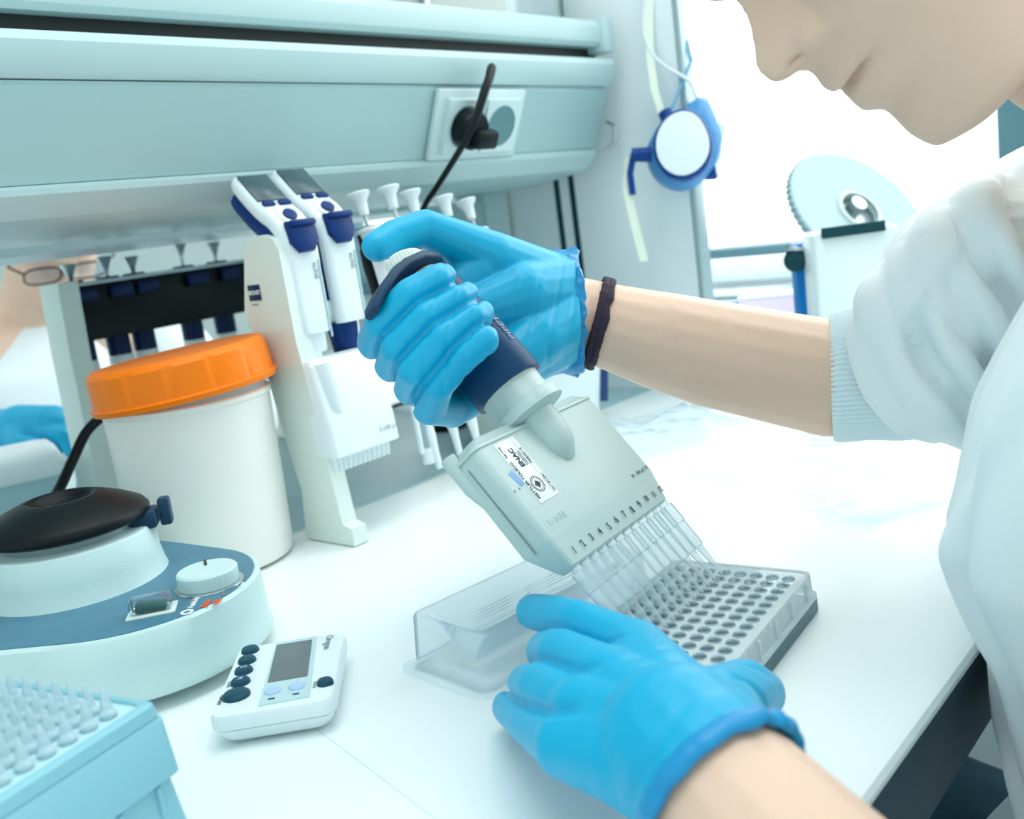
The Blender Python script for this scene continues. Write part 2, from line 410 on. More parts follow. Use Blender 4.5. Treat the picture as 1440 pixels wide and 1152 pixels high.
mb = MB().lathe([(.018, -.007), (.0185, .004), (.0185, .010), (.016, .013), (.0005, .0135)], None, 36)
mb.done('plug_head', BLACK, pg)
mb = MB().box((xs*.008, -.006, .016), (.030, .018, .014), bev=.004); mb.done('plug_grip', BLACK, pg)
inv = pg.matrix_world.inverted() if False else (SK @ Matrix.Translation((-.027*xs, 0, .0155))).inverted()
pts = [at_Y(668, 172, .648), at_Y(681, 130, .640), at_Y(691, 100, .630), at_Y(690, 97, .622), at_Y(683, 125, .616), at_Y(664, 180, .622), at_Y(640, 222, .635), at_Y(615, 262, .655), at_Y(596, 292, .68), at_Y(588, 330, .72), at_Y(578, 430, .77), at_Y(590, 520, .79), at_z(612, 578, .012)]
mb = MB().tube([inv @ p for p in pts], [.0042, .0045, .004, .0038, .0036, .0032, .003, .0028, .0027, .0026, .0026, .0026, .0026], 12, smooth=6); mb.done('cord', BLACK, pg)
# adapter block and loose cable on the ledge
ad = thing('power_adapter', 'small black adapter block with cable lying on the shaded ledge', 'adapter', (0, 0, 0))
c = at_z(634, 592, .01)
MB().box((c.x, c.y, .0125), (.05, .035, .02), rot=Matrix.Rotation(R(20), 3, 'Z'), bev=.004).done('block', BLACK, ad)
MB().tube([at_z(553, 572, .006), at_z(575, 566, .012), at_z(600, 575, .007), c+V((0, 0, .002))], .0026, 10, smooth=8).done('cable', BLACK, ad)
MB().tube([c+V((.02, 0, .002)), at_z(665, 582, .008), at_z(690, 578, .006), at_z(715, 585, .005)], .0028, 10, smooth=8).done('cable', BLACK, ad)
c2 = at_z(684, 588, .01)
ad2 = thing('power_strip', 'short black power strip on the ledge behind the pipette head', 'power strip', (c2.x+.02, c2.y, .003))
MB().box((0, 0, .0105), (.07, .03, .02), bev=.003).done('body', BLACK, ad2)
for x in (-.02, .005): MB().lathe([(.010, .021), (.009, .022), (.008, .0207), (.0005, .0207)], Matrix.Translation((x, 0, 0)), 20).done('outlet', SOCKG, ad2)

#@@BENCHTOP
# ------------------------------------------------------------------ specimen jar
JC = V((.396, .672, 0))
jar = thing('specimen_jar', 'large frosted white plastic jar with orange screw lid', 'jar', JC)
MB().lathe([(.0005, .001), (.050, .001), (.0555, .003), (.0568, .010), (.0580, .06), (.0590, .118), (.0592, .126), (.0608, .1275), (.0608, .1305), (.0588, .132)], None, 72).done('body', JARM, jar)
MB().lathe([(.0576, .130), (.0576, .150)], None, 72, False, False).done('neck', JARN, jar)
def scal(t, z):
    k = (t*14/(2*PI)) % 1; d = min(k, 1-k)
    return 1 + (.016 if .1355 < z < .161 and d > .045 else 0)
mb = MB().lathe([(.0575, .1335), (.0658, .1335), (.0662, .1355), (.0660, .1372), (.0645, .1380), (.0640, .1385), (.0630, .1600), (.0615, .1635), (.0600, .1645), (.055, .1642), (.045, .1636), (.0005, .1636)], None, 168, fn=scal)
lid = part(mb.done('screw_lid', ORANGE, jar, ang=30), 'orange ribbed screw lid sitting slightly askew')
lid.matrix_local = Matrix.Translation((0, 0, .145)) @ Matrix.Rotation(R(-5), 4, FWD) @ Matrix.Translation((0, 0, -.145))
jar.scale = (1.025, 1.025, 1.0)

# ------------------------------------------------------------------ vortex mixer
vm = thing('vortex_mixer', 'white and blue vortex mixer with black rubber cup and round speed knob', 'mixer', (.266, .565, 0))
def hull(cs, n=72):
    pts = [V((c[0]+c[2]*math.cos(2*PI*k/n), c[1]+c[2]*math.sin(2*PI*k/n))) for c in cs for k in range(n)]
    pts = sorted(set((round(p.x, 6), round(p.y, 6)) for p in pts))
    def half(ps):
        h = []
        for p in ps:
            while len(h) > 1 and (h[-1][0]-h[-2][0])*(p[1]-h[-2][1])-(h[-1][1]-h[-2][1])*(p[0]-h[-2][0]) <= 0: h.pop()
            h.append(p)
        return h
    h = half(pts)[:-1] + half(pts[::-1])[:-1]
    # resample by arc length
    L = [0]; P = h+[h[0]]
    for a, b in zip(P, P[1:]): L.append(L[-1]+math.dist(a, b))
    out = []; j = 0; N = 96
    for k in range(N):
        t = L[-1]*k/N
        while L[j+1] < t: j += 1
        f = (t-L[j])/max(1e-9, L[j+1]-L[j]); out.append((P[j][0]+(P[j+1][0]-P[j][0])*f, P[j][1]+(P[j+1][1]-P[j][1])*f))
    return out
def hring(g, z): return [V((x, y, z)) for x, y in hull([(-.003, -.016, .0742+g), (-.012, .045, .078+g), (-.045, .045, .075+g)])]
mb = MB().loft([hring(-.001, .007), hring(.0025, .009), hring(.0028, .011), hring(.0018, .0135), hring(.0012, .030), hring(.0005, .0440), hring(-.0015, .0458), hring(-.0025, .0455)])
mb.done('base', VORT, vm, ang=45)
part(MB().loft([hring(-.0026, .0448), hring(-.0026, .0460)]).done('control_panel', VORTB, vm), 'blue grey control panel')
for (x, y) in ((.055, -.04), (-.04, -.05), (.04, .09), (-.06, .09)):
    MB().lathe([(.009, 0), (.010, .004), (.010, .0085)], Matrix.Translation((x, y, 0)), 20).done('foot', RUBBER, vm)
hc = V((.258-.266, .602-.565, 0))
def notch(t, z): return 1
mb = MB().lathe([(.0535, .0455), (.0525, .048), (.0505, .058), (.0495, .074), (.0485, .0755), (.046, .0760), (.033, .0762), (.0005, .0762)], Matrix.Translation(hc), 72)
mb.done('head_housing', VORT, vm, ang=45)
mb = MB().lathe([(.039, .0758), (.0395, .078), (.041, .081), (.042, .083)], Matrix.Translation(hc), 56); mb.done('cup_plate', SILVER, vm)
mb = MB().lathe([(.038, .0825), (.0455, .0815), (.0490, .0835), (.0495, .0862), (.047, .0895), (.038, .0945), (.028, .0985), (.0215, .1005), (.0190, .1003), (.0175, .098), (.014, .0935), (.0005, .0915)], Matrix.Translation(hc), 72)
part(mb.done('rubber_cup', RUBBER, vm, ang=60), 'black rubber cup')
ca = R(-38)
lv = MB().box((0, 0, 0), (.016, .020, .011), bev=.002).box((.0125, .002, .002), (.007, .010, .017), bev=.0015)
lvo = lv.done('mode_lever', HOOKM, vm); lvo.matrix_local = Matrix.Translation(hc+V((.0455*math.cos(ca), .0455*math.sin(ca), .0785))) @ Matrix.Rotation(ca, 4, 'Z')
kc = V((.2895-.266, .5065-.565, 0))
MB().lathe([(.0198, .0462), (.0196, .0468), (.018, .0469)], Matrix.Translation(kc), 40).done('dial_ring', SILVER, vm)
kn = MB().lathe([(.0168, .0470), (.0172, .0484), (.0172, .0548), (.0162, .0560), (.0005, .0562)], Matrix.Translation(kc), 144, fn=lambda t, z: 1+(.012 if z < .0565 and math.sin(t*36) > 0 else 0)).done('speed_knob', VORT, vm, ang=30)
kr = Matrix.Translation(kc+V((0, 0, .0564))) @ Matrix.Rotation(R(60), 4, 'Z')
MB().box((.0105, 0, 0), (.010, .0016, .0005), None).done('pointer', DPRINT, kn, False).matrix_local = kr
for a in (150, 175, 215, 255):
    p = kc + V((math.cos(R(a)), math.sin(R(a)), 0))*.0245
    MB().lathe([(.0011, .0461), (.0011, .0463)], Matrix.Translation(p), 10).done('scale_dot', ORMARK, vm)
# printed words on the panel run outwards to the rim
swc = at_z(214, 858, .047) - V((.266, .565, 0)); swc.z = 0
sr = Matrix.Rotation(R(-60), 4, 'Z')
tm = at_z(262, 862, .0462); t2 = at_z(282, 828, .0462); td = (t2-tm).normalized()
def flat(px, py, d, z=.0462):
    p = at_z(px, py, z) - V((.266, .565, 0)); p.z = z; return Matrix.Translation(p) @ Matrix.Rotation(math.atan2(d.y, d.x), 4, 'Z')
text('Heidolph', 0.0049, flat(268, 855, td), WPRINT, vm, bold=.0001)
MB().lathe([(.0036, .0461), (.0036, .0464), (.002, .0464), (.002, .0461)], Matrix.Translation(flat(263, 861, td).translation*V((1, 1, 0)) if False else V((flat(263, 861, td).translation.x, flat(263, 861, td).translation.y, 0))), 20, False, False).done('emblem', WPRINT, vm, False)
text('Reax', .0056, flat(287, 854, td), ORMARK, vm, bold=.00025)
text('top', .0056, flat(302, 850, td), ORMARK, vm, bold=.00025)
text('Speed', .0035, flat(338, 826, td), WPRINT, vm)
sw = MB().box((swc.x, swc.y, .0465), (.026, .017, .0015), rot=Matrix.Rotation(R(-38), 3, 'Z'), bev=.0006).done('power_switch', CREAM, vm)
rkr = MB().box((swc.x, swc.y, .0490), (.016, .010, .005), rot=Matrix.Rotation(R(-38), 3, 'Z') @ Matrix.Rotation(R(10), 3, 'Y'), bev=.001).done('rocker', GREEN, sw)
part(MB().box((swc.x, swc.y, .0512), (.0225, .0145, .008), rot=Matrix.Rotation(R(-38), 3, 'Z'), bev=.0025).done('switch_cover', COVER, sw), 'clear dust cover')
MB().ell((at_z(197, 928, .02)-V((.266, .565, .0))), (.0012, .0012, .0004), sub=1).done('ink_spot', PENBL, vm) if False else None

# ------------------------------------------------------------------ kitchen style timer
tz = .018
tl = (V((.225, .415, 0))+V((.283, .475, 0))+V((.313, .428, 0))+V((.264, .366, 0)))/4
ang = math.atan2(.060, .058) - R(1)
tmr = thing('timer', 'white digital timer with dark screen and five round buttons', 'timer', Matrix.Translation((tl.x, tl.y, .0008)) @ Matrix.Rotation(ang, 4, 'Z'))
TL, TW = .083, .060
def rr(hx, hy, r, z, n=6):
    out = []
    for (sx, sy, a0) in ((1, 1, 0), (-1, 1, 90), (-1, -1, 180), (1, -1, 270)):
        for k in range(n+1):
            a = R(a0+90*k/n); out.append(V((sx*(hx-r)+r*math.cos(a), sy*(hy-r)+r*math.sin(a), z)))
    return out
hx, hy = TL/2, TW/2
MB().loft([rr(hx-.006, hy-.006, .006, .001), rr(hx-.0035, hy-.0035, .007, .0030), rr(hx-.0005, hy-.0005, .007, .0090)]).done('back_shell', WHITEP, tmr)
MB().loft([rr(hx-.0008, hy-.0008, .007, .0091), rr(hx, hy, .007, .0096), rr(hx, hy, .007, .0145), rr(hx-.0012, hy-.0012, .006, .0168), rr(hx-.0035, hy-.0035, .005, .0175)]).done('front_shell', WHITEP, tmr)
# local x runs along the long side (away from the camera), local y to the left

zt = .0176
def quad_slab(pts, z0, z1):
    return MB().loft([[V((x, y, z0)) for x, y in pts], [V((x, y, z1)) for x, y in pts]])
bez = quad_slab([(.0375, .0085), (.0375, -.014), (-.036, -.0182), (-.0373, .0062)], zt-.001, zt+.0005).done('bezel', PALEB, tmr)
quad_slab([(.0334, .0076), (.0332, -.0119), (-.0129, -.0146), (-.0133, .0054)], zt, zt+.0008).done('screen', LCD, bez)
for (x, y) in ((-.0240, .0012), (-.0230, -.0105)):
    MB().lathe([(.0042, zt), (.0042, zt+.0010), (.0034, zt+.0018), (.0005, zt+.0020)], Matrix.Translation((x, y, 0)), 28).done('round_key', BTNL, tmr)
    MB().box((x-.0082, y-.0005, zt+.0006), (.0012, .0032, .0003)).done('mark', BTN, tmr, False)
for (x, y, r) in ((.0324, .022, .0047), (.0192, .0214, .0047), (.0064, .0209, .0047), (-.0069, .0202, .0049), (-.0216, .0196, .0068), (-.0234, -.0245, .0040)):
    MB().lathe([(r+.0003, zt-.0004), (r, zt+.0012), (r*.85, zt+.0021), (r*.4, zt+.0024), (.0003, zt+.0025)], Matrix.Translation((x, y, 0)), 32).done('button', BTN, tmr)
T180 = Matrix.Rotation(PI, 4, 'Z')
text('Oregon', .0058, Matrix.Translation((.0365, -.0212, zt+.0001)) @ T180, GPRINT, tmr)
text('MEMORY', .0026, Matrix.Translation((-.018, .0272, zt+.0001)) @ T180, DPRINT, tmr)
text('CLEAR', .0024, Matrix.Translation((-.003, .0262, zt+.0001)) @ T180, GPRINT, tmr)
text('S', .005, Matrix.Translation((.0078, .0209, zt+.0026)) @ T180, BTNL, tmr)
text('M', .004, Matrix.Translation((-.0052, .0202, zt+.0026)) @ T180, BTNL, tmr)
text('CLOCK', .0022, Matrix.Translation((-.0195, -.0192, zt+.0001)) @ T180, GPRINT, tmr)

# ------------------------------------------------------------------ tip rack, near left corner
ra = R(13)
TR = Matrix.Translation((.168, .345, 0)) @ Matrix.Rotation(ra, 4, 'Z')      # local origin: near right bottom corner
tr = thing('tip_rack', 'pale blue pipette tip rack in the near left corner of the bench', 'rack', TR)
LX, LY, HZ = .128, .088, .070
def rk(g, z, r=.004): return [p+V((-LX/2, LY/2, 0)) for p in rr(LX/2+g, LY/2+g, r, z)]
mb = MB().loft([rk(.0035, 0), rk(.0025, .004), rk(-.001, .040), rk(-.001, .0402)]); 
for k in range(7):
    mb.box((-.010-k*.018, -.0008+.0012, .020), (.0022, .003, .038), bev=.0006)
mb.done('box_base', RACKT, tr)
MB().loft([rk(.0012, .040), rk(.0018, .0405), rk(.0004, .0625), rk(-.0010, .0640), rk(-.0004, .0645), rk(-.0012, .0690), rk(-.0026, .0700), rk(-.005, .0700), rk(-.0055, .0685)]).done('box_collar', RACKT, tr)
# deck with a 12 x 8 field of holes
def holed(nx, ny, px, py, hr, x0, y0, x1, y1, z, th, m, name, parent, n=16, smooth=False):
    """flat plate with a grid of round holes; every cell is a square ring around its hole"""
    mb = MB(); b = mb.b
    cx, cy = (x0+x1)/2, (y0+y1)/2; gx, gy = cx-px*nx/2, cy-py*ny/2
    def q(pts): b.faces.new([b.verts.new(p) for p in pts])
    for zz, fl in ((z, 0), (z-th, 1)):
        for (a0, b0, a1, b1) in ((x0, y0, x1, gy), (x0, gy+py*ny, x1, y1), (x0, gy, gx, gy+py*ny), (gx+px*nx, gy, x1, gy+py*ny)):
            q([V((a0, b0, zz)), V((a1, b0, zz)), V((a1, b1, zz)), V((a0, b1, zz))][::-1 if fl else 1])
        for i in range(nx):
            for j in range(ny):
                ox, oy = gx+px*(i+.5), gy+py*(j+.5); inn = []; out = []
                for k in range(n):
                    a = 2*PI*k/n; c, s_ = math.cos(a), math.sin(a); inn.append(V((ox+hr*c, oy+hr*s_, zz)))
                    e = 1/max(abs(c), abs(s_)); out.append(V((ox+px/2*c*e, oy+py/2*s_*e, zz)))
                for k in range(n):
                    l = (k+1) % n; f = [inn[k], out[k], out[l], inn[l]]; q(f if not fl else f[::-1])
    bmesh.ops.remove_doubles(b, verts=b.verts[:], dist=1e-6)
    me = bpy.data.meshes.new(name); b.to_mesh(me); b.free(); return link(me, name, m, parent, False)
holed(12, 8, .009, .009, .0031, -LX+.004, .004, -.004, LY-.004, .0688, .002, RACKW, 'deck', tr)
tipm = MB().lathe([(.0027, -.030), (.0027, .0004), (.0033, .0007), (.0033, .0016), (.0026, .0022), (.0019, .0060), (.0010, .0105), (.0005, .0118)], None, 14, False, True)
tip0 = None
for i in range(12):
    for j in range(8):
        p = TR @ V((-LX/2-.0495+.009*i, LY/2-.0315+.009*j, .0690))
        M = Matrix.Translation(p) @ Matrix.Rotation(random.uniform(-.04, .04), 4, 'X') @ Matrix.Rotation(random.uniform(-.04, .04), 4, 'Y')
        if tip0 is None: tip0 = tipm.done('rack_tip', TIPR); o = tip0
        else: o = tip0.copy(); COL.objects.link(o)
        o.matrix_world = M; T(o, 'small pointed clear tip standing in the pale blue rack', 'tip', 'tips standing in the blue rack')

# ------------------------------------------------------------------ reagent reservoir
rs_a = R(-6)
RS = Matrix.Translation((.395, .352, .0003)) @ Matrix.Rotation(rs_a, 4, 'Z')
rv = thing('reagent_reservoir', 'empty clear plastic reagent trough beside the well plate', 'trough', RS)
hx, hy = .066, .0275
def R4(ax_, ay_, z, r=.006, sh=0): return [p+V((0, sh, 0)) for p in rr(ax_, ay_, r, z)]
MB().loft([R4(hx-.003, hy-.003, .030), R4(hx, hy, .0300), R4(hx+.0005, hy+.0005, .029), R4(hx+.002, hy+.002, .0035), R4(hx+.003, hy+.003, .0016), R4(hx+.009, hy+.008, .0012, .010), R4(hx+.0092, hy+.0082, .0004, .010)], False, False).done('outer_shell', CLEARP, rv)
MB().loft([R4(hx-.003, hy-.003, .030), R4(hx-.006, hy-.006, .0285), R4(hx-.009, hy-.0075, .024), R4(hx-.015, .004, .0045, .003), R4(hx-.018, .0012, .0040, .001)], False, True).done('trough', CLEARP, rv)
for k in range(9): 
    y = -.0175+.0016*k if k < 5 else .007+.0016*(k-4)
    MB().box((.004, y, .0125+.9*abs(y)*.75), (.085, .0004, .0006)).done('moulded_line', CLEARP, rv, False)

# ------------------------------------------------------------------ 96 well plate on a dark stand
pa_ = R(6.5); PC = V((.4117, .2573, 0))
PM = Matrix.Translation(PC) @ Matrix.Rotation(pa_, 4, 'Z')
ps = thing('plate_stand', 'dark grey flat block under the clear well plate', 'stand', PM)
MB().box((0, 0, .0046), (.126, .084, .0088), bev=.001).done('block', mat('block_grey', (78, 112, 122), .5), ps)
pl = thing('well_plate', 'clear plastic plate of ninety six round wells held by the left glove', 'plate', PM @ Matrix.Translation((0, 0, .0092)))
def P4(g, z, r=.005): return rr(.0639+g, .0427+g, r, z)
MB().loft([P4(-.0012, .0004), P4(0, 0), P4(0, .0025), P4(-.0015, .0028), P4(-.0022, .0142), P4(-.0030, .0146), P4(-.0040, .0142)], False, False).done('skirt', WELL, pl)
holed(12, 8, .009, .009, .0033, -.0600, -.0388, .0600, .0388, .0136, .0008, WELL, 'deck', pl)
mb = MB()
for i in range(12):
    for j in range(8):
        mb.lathe([(.0036, .0140), (.0034, .0143), (.0032, .0140), (.0031, .0030), (.0005, .0026)], Matrix.Translation((-.0495+.009*i, -.0315+.009*j, 0)), 16, False, True)
mb.done('wells', WELLD, pl)
for k in range(5): MB().box((-.048+.024*k, -.0412, .007), (.0012, .0024, .011)).done('rib', WELL, pl, False)
for k in range(4): MB().box((.0622, -.03+.02*k, .007), (.0024, .0012, .011)).done('rib', WELL, pl, False)

# ------------------------------------------------------------------ the multichannel pipette in the right hand
PO = V((0.39679568, 0.28442945, 0.06773681)); PR = V((0.99237254, 0.12320308, -0.0042131)).normalized(); PA = V((-0.07457717, 0.6272134, 0.77526872)).normalized(); PN = PR.cross(PA)
def Wp(r, n, a): return PO + PR*r + PN*n + PA*a
PIPM = frame(PO, PR, -PN, PA)          # local x = row, -y = face with the label, z = up the pipette
mp = thing('multichannel_pipette', 'grey and blue twelve channel pipette held over the well plate', 'pipette', PIPM)
def hd(a, hw, n0, n1, r=.004):
    c = -(n0+n1)/2; return [p+V((0, c, 0)) for p in rr(hw, abs(n1-n0)/2, min(r, abs(n1-n0)/2-.0002), a)]
mb = MB().loft([hd(.0005, .0520, -.0105, -.0018, .002), hd(.0015, .0528, -.0115, -.0008, .002), hd(.0165, .0572, -.0190, .0008, .003), hd(.0185, .0580, -.0195, .0010, .003), hd(.0700, .0585, -.0195, .0010, .004), hd(.0745, .0575, -.0190, .0004, .004), hd(.0765, .0550, -.0170, -.0015, .004)])
mb.done('channel_head', GREYP, mp, ang=25)
part(MB().loft([hd(.0725, .0592, -.0200, .0016, .0045), hd(.0740, .0590, -.0198, .0014, .0045)]).loft([hd(.0755, .0565, -.0180, -.0006, .004), hd(.0790, .0500, -.0165, -.0020, .004)]).done('head_cover', GREYP, mp, ang=25), 'raised cover on the top of the head')
MB().tube([V((-.0570, .0165, .080)), V((-.0572, .0165, .060)), V((-.0560, .0165, .048))], [.0042, .0040, .002], 16).done('side_latch', GREYP, mp)
MB().box((-.0586, .0098, .042), (.0006, .0006, .052)).done('side_seam', GPRINT, mp, False)
# round half-shaft running down onto the face
mb = MB().tube([V((0.001, 0, .082)), V((0.001, 0, .066)), V((.001, .0006, .056)), V((.001, .003, .050)), V((.001, .006, .047))], [.0118, .0116, .0102, .0070, .0025], 28); mb.done('shaft_boss', GREYP, mp)
mb = MB().lathe([(.0150, .0755), (.0205, .0770), (.0205, .0820), (.0185, .0842), (.0178, .0850), (.0176, .0965), (.0150, .0970)], None, 48, fn=lambda t, z: 1 - (.05*max(0, math.cos(6*t)) if .084 < z < .096 else 0))
mb.done('collar', GREYP, mp, ang=50)
MB().box((.0185, -.0040, .0890), (.004, .006, .020), bev=.0012).done('ejector_arm', GREYP, mp)
mb = MB().lathe([(.0172, .0955), (.0203, .0958), (.0206, .0970), (.0200, .120), (.0190, .150), (.0182, .168), (.0165, .1725), (.0005, .1735)], Matrix.Translation((.0005, 0, 0)), 56)
part(mb.done('handle', HANDLE, mp, ang=50), 'dark blue grip')
# finger rest hook
def pip_px(x, y, n):
    """local pipette coordinates of a picture point lying n in front of the pipette axis"""
    d = ray(x, y); q = CAM + d*(((PO+PN*n-CAM).dot(PN))/d.dot(PN)) - PO; return V((q.dot(PR), -q.dot(PN), q.dot(PA)))
mb = MB(); hp = [pip_px(618, 384, -.004), pip_px(600, 376, .004), pip_px(580, 377, .007), pip_px(560, 386, .007), pip_px(545, 399, .006), pip_px(534, 414, .005), pip_px(527, 428, .004), pip_px(524, 440, .003)]
wd = [.012, .022, .024, .024, .023, .021, .018, .012]; th = [.006, .007, .0065, .006, .0056, .0054, .005, .004]
pts = [V(p) for p in hp]; rings = []
for i, p in enumerate(pts):
    t = (pts[min(i+1, 7)]-pts[max(0, i-1)]).normalized(); nn = V((0, 1, 0)); nn = (nn-t*nn.dot(t)).normalized(); up = t.cross(nn)
    rings.append([p+nn*math.copysign(abs(math.cos(k*PI/8))**.6, math.cos(k*PI/8))*wd[i]/2+up*math.copysign(abs(math.sin(k*PI/8))**.6, math.sin(k*PI/8))*th[i]/2 for k in range(16)])
mb.loft(rings); part(mb.done('finger_hook', HOOKM, mp, ang=60), 'slate finger hook')
MB().lathe([(.0135, .1715), (.0135, .1745), (.0105, .1765), (.0080, .1775), (.0078, .184)], None, 32).done('plunger_neck', GREYP, mp)
KT = Matrix.Translation((-.001, 0, .1835)) @ Matrix.Rotation(R(14), 4, 'Y') @ Matrix.Rotation(R(10), 4, 'X')
part(MB().lathe([(.0085, 0), (.0108, .0008), (.0110, .0058), (.0102, .0070), (.0060, .0078), (.0005, .0079)], KT, 144, fn=lambda t, z: 1+(.028 if math.sin(t*30) > 0 else 0)).done('plunger_knob', CREAM, mp, ang=25), 'ribbed off-white plunger knob')
MB().lathe([(.0024, 0), (.0024, .011), (.0018, .012)], Matrix.Translation((.0135, -.008, .1735)) @ Matrix.Rotation(R(18), 4, 'Y'), 16).done('lock_pin', BLACK, mp)
# disposable tips
tmb = MB().lathe([(.0026, .001), (.0026, -.002), (.0040, -.0022), (.0040, -.0135), (.0034, -.0140), (.0030, -.0290), (.0026, -.0298), (.0020, -.0300), (.0007, -.0488), (.0004, -.0489)], None, 16, False, True)
t0 = tmb.done('tip', TIPM, mp)
for i in range(12):
    o = t0 if i == 0 else t0.copy()
    if i: COL.objects.link(o); o.parent = mp
    o.matrix_local = Matrix.Translation((-.0495+.009*i, .0035, 0))
# white service sticker and the writing on the face
FM = lambda r, a, n=.0012, rot=0: frame(V((r, -n, a)), (math.cos(rot), 0, math.sin(rot)), (-math.sin(rot), 0, math.cos(rot)), (0, -1, 0))
st = MB().box((-.036, -.0012, .0523), (.0176, .0004, .0368), bev=.00015).done('sticker', STICK, mp)
UP = PI/2
text('METTLER TOLEDO', .0028, FM(-.0431, .0362, .0015, UP), DPRINT, st, sx=.98, bold=.00005)
text('Service', .0024, FM(-.0431, .0616, .0015, UP), DPRINT, st)
text('ENAC', .0044, FM(-.0364, .0540, .0015, UP), DPRINT, st, bold=.00018)
text('CALIBRACION', .0013, FM(-.0334, .0540, .0015, UP), DPRINT, st); text('LABORATORIO', .0013, FM(-.0319, .0540, .0015, UP), DPRINT, st)
text('FEB2016', .0028, FM(-.0292, .0540, .0015, UP), DPRINT, st)
text('VH16C261', .0026, FM(-.0287, .0358, .0015, UP), DPRINT, st)
ring = MB()
for (r0, r1) in ((.0046, .0041), (.0036, .0033)):
    ring.lathe([(r0, 0), (r0, .0001), (r1, .0001), (r1, 0)], FM(-.0368, .0432, .0014), 36, False, False)
ring.box((-.0368, -.00145, .0432), (.0034, .0001, .0034), rot=Matrix.Rotation(R(45), 3, 'Y'))
ring.done('crest', DPRINT, st, False)
MB().box((-.0304, -.00145, .0523), (.0001, .0001, .033)).done('rule', GPRINT, st, False)
text('20 - 300 \u00b5l LTS', .0032, FM(.0350, .0212, .0012), GPRINT, mp)
text('RAININ', .0048, FM(-.0505, .0236, .0012), mat('emboss_grey', (166, 190, 188), .4), mp, bold=.0002)
MB().box((-.0445, -.00105, .0236), (.016, .0002, .0052)).done('emboss_pad', GREYP, mp, False)
for i in range(12):
    tl_ = FM(-.0468+.0089*i, .0068+random.uniform(-.0004, .0004), .0006, random.uniform(-.15, .15))
    text(str(i+1), .0056 if i < 9 else .0048, tl_, DPRINT, mp, 'numeral', 'CENTER', .7, bold=.00008)
for (r, a) in ((-.0505, .0455), (-.0545, .0455)): MB().ell((r, -.0011, a), (.0008, .0003, .0008), sub=1).done('stain', GPRINT, mp)
MB().box((-.0472, -.0011, .0505), (.004, .0002, .009), rot=Matrix.Rotation(R(-12), 3, 'Y'), bev=.00009).done('ink_smear', PENBL, mp)
HM = lambda a, z: Matrix.Rotation(a, 4, 'Z') @ Matrix.Translation((.0005, -.0200, z))
text('PIPET', .0072, Matrix.Rotation(R(10), 4, 'Z') @ frame(V((0, -.0203, .113)), (0, 0, 1), (-1, 0, 0), (0, -1, 0)), mat('emboss_blue', (40, 92, 140), .35), mp, bold=.0001)

# ------------------------------------------------------------------ pipette stand with electronic and manual pipettes
SX = .458
stand = thing('pipette_stand', 'white upright pipette stand beside the orange lidded jar', 'stand', (SX, .64, 0))
Ls = Matrix.Translation((-SX, -.64, 0))
def onX(px, py, X=SX): p = at_X(px, py, X); return (p.y, p.z)
out = [onX(343, 345), onX(350, 335), onX(366, 331), onX(383, 336), onX(392, 352), onX(416, 480), onX(450, 610), onX(482, 738), onX(495, 745), (onX(495, 745)[0], .001), (onX(430, 742)[0], .001), onX(428, 728), onX(424, 690), onX(396, 600), onX(368, 500), onX(344, 440)]
mb = MB(); mb.loft([[V((0, y, z)) for y, z in out], [V((.0025, y*.998+.0013, z)) for y, z in out], [V((.014, y, z)) for y, z in out]])
f1 = mb.done('end_frame', CREAM, stand, True, 30); f1.matrix_local = Ls @ Matrix.Translation((SX, 0, 0))
# second end frame, rear bar, hanging rail and base bar
mb = MB(); mb.loft([[V((x, y, z)) for y, z in ((.640, .001), (.71, .001), (.705, .02), (.70, .180), (.675, .180), (.665, .06), (.64, .015))] for x in (.733, .746)])
mb.done('end_frame', CREAM, stand, True, 30).matrix_local = Ls
MB().box((.62, .690, .150), (.23, .012, .026), bev=.003).box((.62, .677, .163), (.23, .026, .006), bev=.002).done('rail', CREAM, stand).matrix_local = Ls
pp = at_X(358, 412, SX-.0004)
bx = MB().box((-.0006, pp.y-.64, pp.z), (.0006, .0150, .0120), bev=.0002).done('logo_plate', NAVY, stand)
text('BIOHIT', .0046, frame(V((-.0010, pp.y-.64+.0070, pp.z)), (0, -1, 0), (0, 0, 1), (-1, 0, 0)), WPRINT, bx, bold=.0001)
text('PROLINE', .0020, frame(V((-.0006, pp.y-.64+.0055, pp.z-.0092)), (0, -1, 0), (0, 0, 1), (-1, 0, 0)), GPRINT, stand)

# electronic pipette: body swept along a bent line in the upright plane
EX = .480
fl = [(351, 246), (384, 283), (407, 303), (424, 333), (437, 400), (450, 468)]
fc = [V((0,)+onX(px, py, EX)) for px, py in fl]
efix = V((EX, .655, .20))
ce, _ = catmull(fc, [0]*6, 6)
wid = lambda t: .0170 if t < .25 else (.0172 - (t-.25)*.004)
def sweep(d0, d1, t0, t1, dw, r):
    rings = []; n = len(ce)
    for i in range(n):
        t = i/(n-1)
        if t < t0-1e-6 or t > t1+1e-6: continue
        a = ce[max(0, i-1)]; b = ce[min(n-1, i+1)]; tg = (b-a).normalized(); nn = V((1, 0, 0)).cross(tg).normalized()
        if nn.y < 0: nn = -nn         # pointing back, away from the camera
        k = 1.0
        if t-t0 < .06: k = .86+.14*math.sin((t-t0)/.06*PI/2)
        if t1-t < .04: k = .90+.10*math.sin((t1-t)/.04*PI/2)
        c = ce[i]-V((0, 0, 0)) + nn*(d0+d1)/2; hw = (wid(t)+dw)*k; hh = (d1-d0)/2*(.6+.4*k)
        rings.append([c + V((1, 0, 0))*p.x + nn*p.y + V((0, -.655, -.20)) for p in rr(hw, hh, min(r, hh*.95), 0, 5)])
    return MB().loft(rings)
LIGHTEP = mat('pipette_white', (232, 242, 246), .35)
